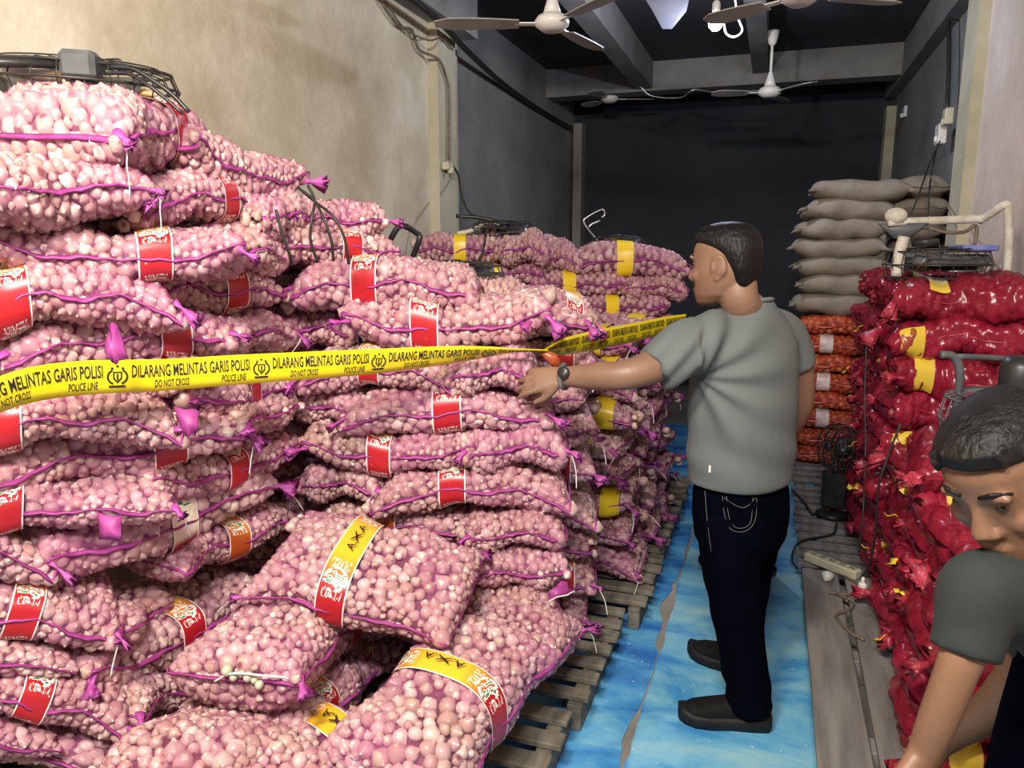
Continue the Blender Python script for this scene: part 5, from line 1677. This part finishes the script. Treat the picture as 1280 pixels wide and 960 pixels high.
def head_shapes(mb, T, k=1.0, jaw=1.0):
    """T maps head space (x right, y forward, z up; origin between the ears) into the world"""
    rings = [(-.118, .028, .078, .028), (-.108, .0, .088, .046), (-.085, -.045, .092, .060 * jaw), (-.055, -.07, .092, .068 * jaw), (-.02, -.085, .093, .072 * jaw),
             (.02, -.095, .095, .075), (.055, -.097, .092, .075), (.08, -.09, .080, .067), (.10, -.068, .056, .050), (.112, -.03, .02, .022)]
    def P(x, y, z): return T @ Vector((x * k, y * k, z * k))
    def Vv(x, y, z): return (T.to_3x3() @ Vector((x * k, y * k, z * k)))
    mb.loft([(P(0, (a + b) / 2, z), Vv(w, 0, 0), Vv(0, (b - a) / 2, 0)) for (z, a, b, w) in rings], 26, 2.25)
    # nose
    mb.loft([(P(0, .088, .022), Vv(.008, 0, 0), Vv(0, .006, 0)), (P(0, .098, -.005), Vv(.010, 0, 0), Vv(0, .009, 0)), (P(0, .108, -.030), Vv(.016, 0, 0), Vv(0, .014, 0)), (P(0, .098, -.044), Vv(.017, 0, 0), Vv(0, .010, 0))], 12)
    for sx in (-1, 1):
        mb.ball(P(sx * .014, .098, -.036), .009 * k)
        mb.ball(P(sx * .034, .086, .030), .024 * k, .010 * k, .008 * k, T.to_3x3())     # brow
        mb.ball(P(sx * .042, .066, -.026), .026 * k, .022 * k, .024 * k, T.to_3x3())     # cheek
        # ear: shell with a rim
        R = T.to_3x3() @ Matrix.Rotation(sx * 0.3, 3, 'Z')
        mb.ball(P(sx * .077, -.012, -.006), .009 * k, .019 * k, .032 * k, R)
        pts = [P(sx * (.082), -.012 + .020 * math.cos(t), -.004 + .032 * math.sin(t)) for t in np.linspace(-0.4, 3.9, 14)]
        mb.tube(pts, .0048 * k, 8)
        mb.ball(P(sx * .078, -.004, -.036), .006 * k, .009 * k, .009 * k, R)
    mb.ball(P(0, .093, -.066), .024 * k, .010 * k, .007 * k, T.to_3x3())
    mb.ball(P(0, .090, -.077), .021 * k, .010 * k, .007 * k, T.to_3x3())
    mb.ball(P(0, .074, -.106), .022 * k, .016 * k, .014 * k, T.to_3x3())
    return P, Vv

def hair_shape(T, k=1.0, fringe=0.0):
    mb = MB()
    def P(x, y, z): return T @ Vector((x * k, y * k, z * k))
    def Vv(x, y, z): return (T.to_3x3() @ Vector((x * k, y * k, z * k)))
    rings = [(-.068, -.085, -.048, .046), (-.045, -.092, -.040, .062), (-.015, -.099, -.030, .0735), (.015, -.104, -.006, .078), (.040, -.107, .020, .080),
             (.058, -.107, .060 + fringe, .080), (.078, -.104, .090 + fringe, .077), (.100, -.092, .090 + fringe, .066), (.118, -.070, .062, .048), (.127, -.03, .02, .022)]
    mb.loft([(P(0, (a + b) / 2, z), Vv(w, 0, 0), Vv(0, (b - a) / 2, 0)) for (z, a, b, w) in rings], 26, 2.3)
    r = random.Random(3)
    # short upright locks along the front and crown
    for i in range(60):
        x = r.uniform(-.055, .055); y = r.uniform(-.05, .085 + fringe)
        z = .118 - 0.018 * (abs(x) / .055) ** 2 - 0.03 * max(0, (y - .02) / .065) ** 2 - 0.02 * max(0, (-y - 0.02) / .05) ** 2
        mb.tube([P(x, y, z - .012), P(x + r.uniform(-.004, .004), y + .004, z + .004), P(x + r.uniform(-.008, .008), y + .010, z + r.uniform(.008, .014))], [.006 * k, .004 * k, .0012 * k], 6)
    return mb

def hand_shape(mb, wrist, elbow_dir, palm_n, side, k=1.0, curl=(0.25, 0.35, 0.45, 0.5), spread=0.08, thumb_out=0.7):
    """palm + five fingers. elbow_dir: direction the hand points; palm_n: palm side normal; side=+1 thumb on +s"""
    d = Vector(elbow_dir).normalized(); n = Vector(palm_n); n = (n - d * n.dot(d)).normalized()
    s_ = d.cross(n).normalized() * side      # towards the thumb
    w = Vector(wrist)
    L = .085 * k
    mb.loft([(w - d * .015 * k, s_ * .027 * k, n * .020 * k), (w + d * .02 * k, s_ * .034 * k, n * .017 * k), (w + d * .055 * k, s_ * .041 * k, n * .015 * k), (w + d * L, s_ * .041 * k, n * .012 * k), (w + d * (L + .008 * k), s_ * .036 * k, n * .009 * k)], 16, 2.6)
    lens = (.072, .080, .075, .058)
    for i in range(4):
        off = (0.0305 - i * 0.0205) * k
        p = w + d * (L - .008 * k - (.008 * k if i == 3 else 0)) + s_ * off
        dirv = (d + s_ * spread * (1.5 - i)).normalized()
        c = curl[i]
        pts = [p]; a = 0
        for seg_ in (0.45, 0.32, 0.23):
            dd = dirv * math.cos(a) + n * math.sin(a)
            pts.append(pts[-1] + dd * lens[i] * k * seg_); a += c
        pts = [p - dirv * .02 * k] + pts
        mb.tube(pts, [.010 * k, .0102 * k, .0095 * k, .0085 * k, .0065 * k], 10)
        mb.ball(pts[-1], .0066 * k)
    p = w + d * .025 * k + s_ * .026 * k
    td = (d * (1 - thumb_out * .5) + s_ * thumb_out + n * .35).normalized()
    pts = [p - td * .01 * k, p + td * .022 * k, p + td * .046 * k + d * .006 * k, p + td * .058 * k + d * .026 * k]
    mb.tube(pts, [.014 * k, .0135 * k, .011 * k, .008 * k], 10)
    mb.ball(pts[-1], .0082 * k)
    return w

def limb(mb, pts, rad, seg=18, n=6):
    c = bez(pts, n)
    r = [v.x for v in bez([Vector((q, 0, 0)) for q in rad], n)]
    mb.tube(c, r, seg)

def head_matrix(c, fwd, up=(0, 0, 1)):
    y = Vector(fwd).normalized(); z = Vector(up); z = (z - y * z.dot(y)).normalized(); x = y.cross(z)
    return Matrix.Translation(c) @ Matrix((x, y, z)).transposed().to_4x4()

def shoe(root, heel, toe_dir, L=0.285, label=None):
    """heel: point on the ground under the heel"""
    d = Vector(toe_dir).normalized(); s_ = Vector((-d.y, d.x, 0)); z = Vector((0, 0, 1)); h = Vector(heel)
    up = MB()
    st = [(.0, .030, .060), (.02, .036, .092), (.06, .037, .098), (.10, .038, .090), (.15, .043, .074), (.20, .048, .060), (.245, .044, .050), (.275, .028, .040), (L, .010, .026)]
    up.loft([(h + d * x + z * (.034 + (t - .02) / 2), s_ * w, z * ((t - .02) / 2 + .010)) for (x, w, t) in st], 20, 2.6)
    remeshed('shoe_upper', up, 0.006, 4, M_SHOE, root)
    so = MB()
    so.loft([(h + d * x + z * (.026 + rise), s_ * (w + .006), z * .026) for (x, w, rise) in [(-.012, .022, .004), (0.0, .034, 0), (.05, .040, 0), (.12, .040, 0), (.19, .050, 0), (.24, .048, .003), (.275, .034, .010), (L + .008, .014, .016)]], 20, 3.2)
    so.build('shoe_sole', M_SOLE, root)
    la = MB()
    for q in range(4):
        c = h + d * (.105 + .022 * q) + z * (.114 - .011 * q)
        la.tube([c - s_ * .022 - z * .006, c + z * .002, c + s_ * .022 - z * .006], .0032, 6)
    la.build('shoe_laces', M_SOLE, root)

# ---- man in grey shirt
def man_grey():
    S = 2.45
    def B(x, y, ds=0.0): return at(x, y, S + ds)
    phi = math.radians(38)
    lv = -RT * math.cos(phi) - FH * math.sin(phi)
    fv = -RT * math.sin(phi) + FH * math.cos(phi)
    root = empty('person', (-0.07, 2.56, 0.004))
    bpy.context.view_layer.update()
    inv = Matrix.Translation(-root.location)
    def place(o):
        o.data.transform(inv)
        return o
    Z = Vector((0, 0, 1))
    hf = (-RT * math.sin(math.radians(52)) + FH * math.cos(math.radians(52)) - Z * 0.06)
    hc = B(907, 332, -.02)
    T = head_matrix(hc, hf)
    body = MB()
    P, Vv = head_shapes(body, T, 1.06, 1.10)
    nb = B(936, 392, 0.0)
    limb(body, [P(0, -.035, -.05), P(0, -.045, -.11), nb], [.060, .060, .068])
    # torso and legs inside the clothes
    tor = [(926, 620, .14, .11), (928, 560, .15, .12), (930, 500, .155, .12), (931, 450, .16, .115), (930, 418, .17, .10), (933, 400, .12, .08), (936, 384, .060, .060)]
    body.loft([(B(x, y), lv * w, fv * d) for (x, y, w, d) in tor], 24, 2.3)
    lsh, lel, lwr = B(864, 424, -.12), B(786, 468, -.20), B(703, 471, -.11)
    limb(body, [lsh, B(828, 452, -.16), lel, B(745, 470, -.16), lwr], [.062, .056, .046, .043, .030])
    rsh, rel, rwr = B(984, 412, .12), B(1000, 505, .15), B(965, 560, .30)
    limb(body, [rsh, B(997, 460, .13), rel, B(985, 535, .22), rwr], [.062, .055, .045, .042, .030])
    hand_shape(body, rwr, FH * .6 - RT * .5 - Z * .3, RT * -.5 - FH * .3, -1)
    hd = (B(655, 478, -.08) - lwr)
    hand_shape(body, lwr - hd.normalized() * .004, hd, (-Z * 0.55 + FH * 0.8), 1, 1.08, curl=(0.35, 0.45, 0.5, 0.6), thumb_out=0.55)
    for (pts, rad) in (([B(912, 630, -.06), B(920, 750, -.08), B(935, 884, -.12)], [.075, .055, .045]), ([B(942, 630, .06), B(928, 745, .08), B(926, 838, .12)], [.075, .055, .045])):
        limb(body, pts, rad)
    place(remeshed('body', body, 0.0052, 3, M_SKIN, root))
    # face details
    for sx in (-1, 1):
        place(MB().ball(P(sx * .032, .083, .010), .011, .008, .0075, T.to_3x3()).build('eye', M_EYE, root))
        e = MB().tube([P(sx * .014, .096, .034), P(sx * .034, .092, .040), P(sx * .054, .076, .034)], [.003, .004, .002], 8).build('eyebrow', M_HAIR, root); place(e)
    place(MB().tube([P(-.026, .092, -.058), P(0, .104, -.053), P(.026, .092, -.058)], [.003, .006, .003], 8).build('moustache', M_HAIR, root))
    place(remeshed('hair', hair_shape(T, 1.06), 0.004, 2, M_HAIR, root))
    # shirt
    sh = MB()
    tor = [(925, 600, .190, .150), (926, 588, .190, .152), (928, 552, .187, .150), (930, 500, .190, .152), (931, 455, .196, .145), (931, 428, .200, .132), (932, 408, .180, .112), (934, 394, .135, .095), (936, 382, .085, .078), (937, 374, .070, .070)]
    sh.loft([(B(x, y), lv * w, fv * d) for (x, y, w, d) in tor], 30, 2.3)
    limb(sh, [B(905, 425, -.04), B(875, 428, -.10), B(842, 446, -.15), B(818, 462, -.17)], [.095, .092, .084, .076])
    limb(sh, [B(950, 415, .05), B(975, 420, .10), B(988, 442, .12), B(994, 462, .125)], [.09, .085, .078, .072])
    ax = np.array(inv @ B(870, 470, -.10))
    def folds(co, no):
        r_ = co @ np.array(RT); z_ = co[:, 2]
        # creases fan out from the left armpit down across the back, and sag at the waist
        o = np.array(B(868, 470, -.08))
        dx = (co - o) @ np.array(RT); dz = (co - o)[:, 2]
        ang = np.arctan2(dz, dx); rr = np.hypot(dx, dz)
        d = 0.0075 * np.sin(ang * 11) * np.exp(-((rr - 0.16) / 0.13) ** 2) * (dx > -0.02)
        d += 0.006 * np.sin(38 * (z_ + 0.45 * r_)) * np.exp(-((z_ - 0.92) / 0.10) ** 2)
        d += 0.005 * np.sin(70 * (z_ - 1.1 * r_)) * (dx < 0.0)
        return co + no * d[:, None]
    so_ = remeshed('shirt', sh, 0.0065, 22, M_SHIRT, root, fn=folds)
    from mathutils.bvhtree import BVHTree
    st_ = BVHTree.FromPolygons([v.co.copy() for v in so_.data.vertices], [tuple(p_.vertices) for p_ in so_.data.polygons])
    shirt = place(so_)
    # collar stand, tag, hem slit
    cb = []
    for t in np.linspace(0, 2 * PI, 25):
        cb.append(B(936, 377) + lv * .070 * math.cos(t) + fv * .071 * math.sin(t) - Z * 0.01 * math.sin(t) )
    place(MB().tube(cb, .008, 8, caps=False).build('collar', M_SHIRT, root))
    tg = st_.ray_cast(CAM, ray(887, 586).normalized())[0] or B(886, 588, -.16)
    place(MB().box(tg, (0.006, 0.006, 0.022), Matrix.Rotation(YAW, 3, 'Z')).build('side_tag', M_WHITEP, root, smooth=False))
    # jeans
    je = MB()
    je.loft([(B(x, y), lv * w, fv * d) for (x, y, w, d) in [(926, 590, .160, .125), (926, 612, .172, .138), (926, 640, .172, .142), (925, 668, .160, .135), (924, 690, .12, .11)]], 26, 2.3)
    limb(je, [B(908, 640, -.06), B(912, 690, -.07), B(918, 745, -.085), B(926, 800, -.10), B(934, 850, -.115), B(938, 884, -.12)], [.100, .098, .088, .078, .074, .076])
    limb(je, [B(944, 640, .06), B(936, 690, .07), B(930, 740, .08), B(928, 790, .10), B(926, 830, .115), B(925, 846, .12)], [.100, .095, .084, .074, .070, .070])
    def jf(co, no):
        z_ = co[:, 2]; r_ = co @ np.array(RT)
        d = 0.004 * np.sin(55 * z_ + 20 * r_) * np.exp(-((z_ - 0.12) / 0.08) ** 2) + 0.003 * np.sin(40 * z_ - 30 * r_) * np.exp(-((z_ - 0.45) / 0.10) ** 2)
        return co + no * d[:, None]
    jo = remeshed('jeans', je, 0.0065, 5, M_JEANS, root, fn=jf)
    from mathutils.bvhtree import BVHTree
    jt = BVHTree.FromPolygons([v.co.copy() for v in jo.data.vertices], [tuple(p_.vertices) for p_ in jo.data.polygons])
    place(jo)
    # pocket stitching on the back
    def onb(x, y, ds):
        d_ = ray(x, y).normalized()
        h_ = jt.ray_cast(CAM, d_)
        return h_[0] - d_ * 0.001 if h_[0] is not None else B(x, y, ds)
    pk = MB()
    for off in (0, 5):
        pk.tube(bez([onb(903 + off, 620, -.165), onb(906 + off, 645, -.165), onb(914 + off, 662 - off * .6, -.160), onb(932, 664 - off, -.155), onb(944 - off, 650, -.148), onb(946 - off, 622, -.142)], 4), .0010, 5)
    pk.tube(bez([onb(905, 622, -.168), onb(920, 632, -.165), onb(932, 634, -.158), onb(945, 622, -.148)], 4), .0010, 5)
    place(pk.build('pocket_stitching', M_STITCH, root))
    place(MB().tube(bez([onb(881, 612, -.165), onb(884, 650, -.17), onb(889, 690, -.168)], 4), .0010, 5).build('side_seam', M_STITCH, root))
    # watch
    wd_ = (lwr - B(745, 470, -.16)).normalized()
    wc = lwr - wd_ * 0.006
    o = wd_.orthogonal().normalized(); q = wd_.cross(o)
    w_ = MB().tube([wc + o * .0365 * math.cos(t) + q * .0365 * math.sin(t) for t in np.linspace(0, 2 * PI, 25)], .008, 8, caps=False).build('wristwatch', M_STEEL, root); place(w_)
    fc = wc + (CAM - wc).normalized() * .036 + Z * .012
    Rw = frame(wd_, (CAM - wc))
    MB().lathe([(0, 0), (.019, 0), (.019, .009), (.015, .012), (0, .012)], fc, Rw, 18).build('watch_case', M_BLACK, w_).data.transform(inv)
    g0 = at_z(962, 903, 0.0)
    # shoes
    h1 = at_z(958, 912, 0); t1 = at_z(858, 903, 0)
    h2 = at_z(952, 852, 0)
    for h, t in ((h1, t1), (h2, h2 - RT * .22 + FH * .17)):
        before = set(root.children)
        d = (t - h); d.z = 0
        shoe(root, Vector((h.x, h.y, 0.006)), d)
        for c_ in set(root.children) - before: place(c_)
    tag(root, 'man in grey short-sleeved shirt and dark jeans reaching towards the garlic bags', 'person')
man_grey()

# ---- person in black, mostly hidden behind the man, holding the tape
def person_black():
    S = 3.55
    def B(x, y, ds=0.0): return at(x, y, S + ds)
    base = at(942, 500, S)
    root = empty('person', (base.x, base.y, 0.004)); bpy.context.view_layer.update()
    inv = Matrix.Translation(-root.location)
    def place(o): o.data.transform(inv); return o
    fv = -RT * .5 + FH * .86; lv = Vector((-fv.y, fv.x, 0))
    Z = Vector((0, 0, 1))
    T = head_matrix(B(906, 338), fv + Z * -.1)
    body = MB()
    P, Vv = head_shapes(body, T, 1.0)
    def zc(z): return Vector((base.x, base.y, z))
    limb(body, [P(0, -.035, -.05), P(0, -.045, -.10), zc(1.30)], [.055, .055, .062])
    body.loft([(zc(z), lv * w, fv * d) for z, w, d in [(.80, .13, .10), (1.0, .14, .11), (1.2, .16, .11), (1.28, .12, .08), (1.33, .05, .05)]], 20, 2.3)
    sh_, el, wr = zc(1.24) + lv * .16, B(872, 425, -.04), B(864, 404, -.06)
    limb(body, [sh_, el, wr], [.05, .045, .030])
    hand_shape(body, wr, B(848, 402, -.08) - wr, Vector((0, 0, -1)), 1, .95, curl=(.8, .9, .9, 1.0))
    for sg in (-1, 1):
        limb(body, [zc(.82) + lv * .09 * sg, zc(.45) + lv * .09 * sg, zc(.08) + lv * .09 * sg], [.07, .055, .04])
    place(remeshed('body', body, 0.007, 3, M_SKIN2, root))
    place(remeshed('hair', hair_shape(T), 0.005, 2, M_HAIR, root))
    sh = MB()
    sh.loft([(zc(z), lv * w, fv * d) for z, w, d in [(.74, .18, .14), (.95, .18, .14), (1.15, .19, .14), (1.25, .18, .12), (1.31, .11, .09), (1.34, .07, .07)]], 24, 2.3)
    limb(sh, [zc(1.24) + lv * .08, sh_, (sh_ + el) / 2], [.08, .075, .06])
    place(remeshed('shirt', sh, 0.009, 5, M_SHIRT3, root))
    tr = MB()
    tr.loft([(zc(z), lv * w, fv * d) for z, w, d in [(.70, .15, .12), (.80, .17, .135), (.88, .165, .13)]], 20)
    for sg in (-1, 1):
        limb(tr, [zc(.80) + lv * .085 * sg, zc(.45) + lv * .09 * sg, zc(.06) + lv * .09 * sg], [.095, .08, .065])
    place(remeshed('trousers', tr, 0.009, 4, M_SHIRT3, root))
    for sg in (-1, 1):
        before = set(root.children)
        c = zc(0.006) + lv * .09 * sg - fv * .09
        shoe(root, c, fv, 0.27)
        for c_ in set(root.children) - before: place(c_)
    tag(root, 'person in black clothes standing hidden behind the man in grey', 'person')
person_black()

# ---- man leaning in from the right edge
def man_right():
    S = 1.12
    def B(x, y, ds=0.0): return at(x, y, S + ds)
    base = B(1420, 800, .12)
    root = empty('person', (base.x, base.y, 0.0)); bpy.context.view_layer.update()
    inv = Matrix.Translation(-root.location)
    def place(o): o.data.transform(inv); return o
    Z = Vector((0, 0, 1))
    hf = -RT * .72 - Z * .52 - FH * .42
    hu = -RT * .40 + Z * .86 - FH * .05
    T = head_matrix(B(1264, 592), hf, hu)
    body = MB()
    P, Vv = head_shapes(body, T, 1.0, 1.05)
    neck = B(1326, 712, .05)
    limb(body, [P(0, -.035, -.05), P(0, -.045, -.10), neck], [.058, .058, .068])
    chest, hip = B(1370, 790, .06), Vector((base.x, base.y, 0.88))
    ax = (hip - neck).normalized(); side = FH; thick = ax.cross(side).normalized()
    def ring(t, w, d): return (neck.lerp(hip, t), side * w, thick * d)
    body.loft([ring(-.02, .06, .06), ring(.12, .15, .09), ring(.4, .15, .11), ring(.75, .14, .10), ring(1.0, .15, .11)], 22, 2.3)
    sh_, el, wr = B(1226, 738, -.04), B(1196, 838, -.07), B(1152, 948, -.06)
    limb(body, [B(1290, 735, -.02), sh_, B(1212, 795, -.06), el, B(1174, 895, -.07), wr], [.055, .044, .036, .030, .028, .023])
    hand_shape(body, wr, B(1118, 1010, -.09) - wr, -RT * .4 + FH * .8, 1, 1.0)
    shr = B(1330, 760, .24); elr, wrr = shr + Vector((-.05, .1, -.26)), shr + Vector((-.12, .22, -.46))
    limb(body, [neck.lerp(hip, .15) + side * .1, shr, elr, wrr], [.07, .058, .044, .028])
    hand_shape(body, wrr, Vector((-.3, .5, -.7)), Vector((-1, 0, 0)), -1)
    for sg in (-1, 1):
        limb(body, [hip + FH * .09 * sg, hip + FH * .1 * sg + Vector((-.06, 0, -.42)), hip + FH * .1 * sg + Vector((.02, 0, -.82))], [.08, .058, .042])
    place(remeshed('body', body, 0.0055, 3, M_SKIN2, root))
    for sx in (-1, 1):
        place(MB().ball(P(sx * .032, .083, .010), .011, .008, .0075, T.to_3x3()).build('eye', M_EYE, root))
        place(MB().tube([P(sx * .014, .096, .034), P(sx * .034, .092, .040), P(sx * .054, .076, .034)], [.003, .004, .002], 8).build('eyebrow', M_HAIR, root))
    place(remeshed('hair', hair_shape(T, 1.0), 0.004, 2, M_HAIR, root))
    sh = MB()
    sh.loft([ring(.0, .085, .08), ring(.06, .12, .10), ring(.14, .175, .115), ring(.4, .18, .135), ring(.75, .17, .13), ring(1.08, .175, .135)], 26, 2.3)
    limb(sh, [B(1330, 765, .02), B(1268, 745, -.02), sh_, B(1214, 785, -.055), B(1206, 818, -.065)], [.085, .070, .060, .052, .049])
    limb(sh, [neck.lerp(hip, .15) + side * .08, shr, shr.lerp(elr, .45)], [.09, .082, .072])
    place(remeshed('shirt', sh, 0.0065, 6, M_SHIRT2, root))
    tr = MB()
    for sg in (-1, 1):
        limb(tr, [hip + Z * .02 + FH * .085 * sg, hip + FH * .1 * sg + Vector((-.06, 0, -.42)), hip + FH * .1 * sg + Vector((.02, 0, -.80))], [.115, .082, .068])
    place(remeshed('trousers', tr, 0.008, 4, M_JEANS, root))
    for sg in (-1, 1):
        before = set(root.children)
        c = hip + FH * .1 * sg + RT * .08; c = Vector((c.x, c.y, 0.0))
        shoe(root, c, -RT, 0.27)
        for c_ in set(root.children) - before: place(c_)
    tag(root, 'man in dark greenish t-shirt bending into view at the right edge', 'person')
man_right()
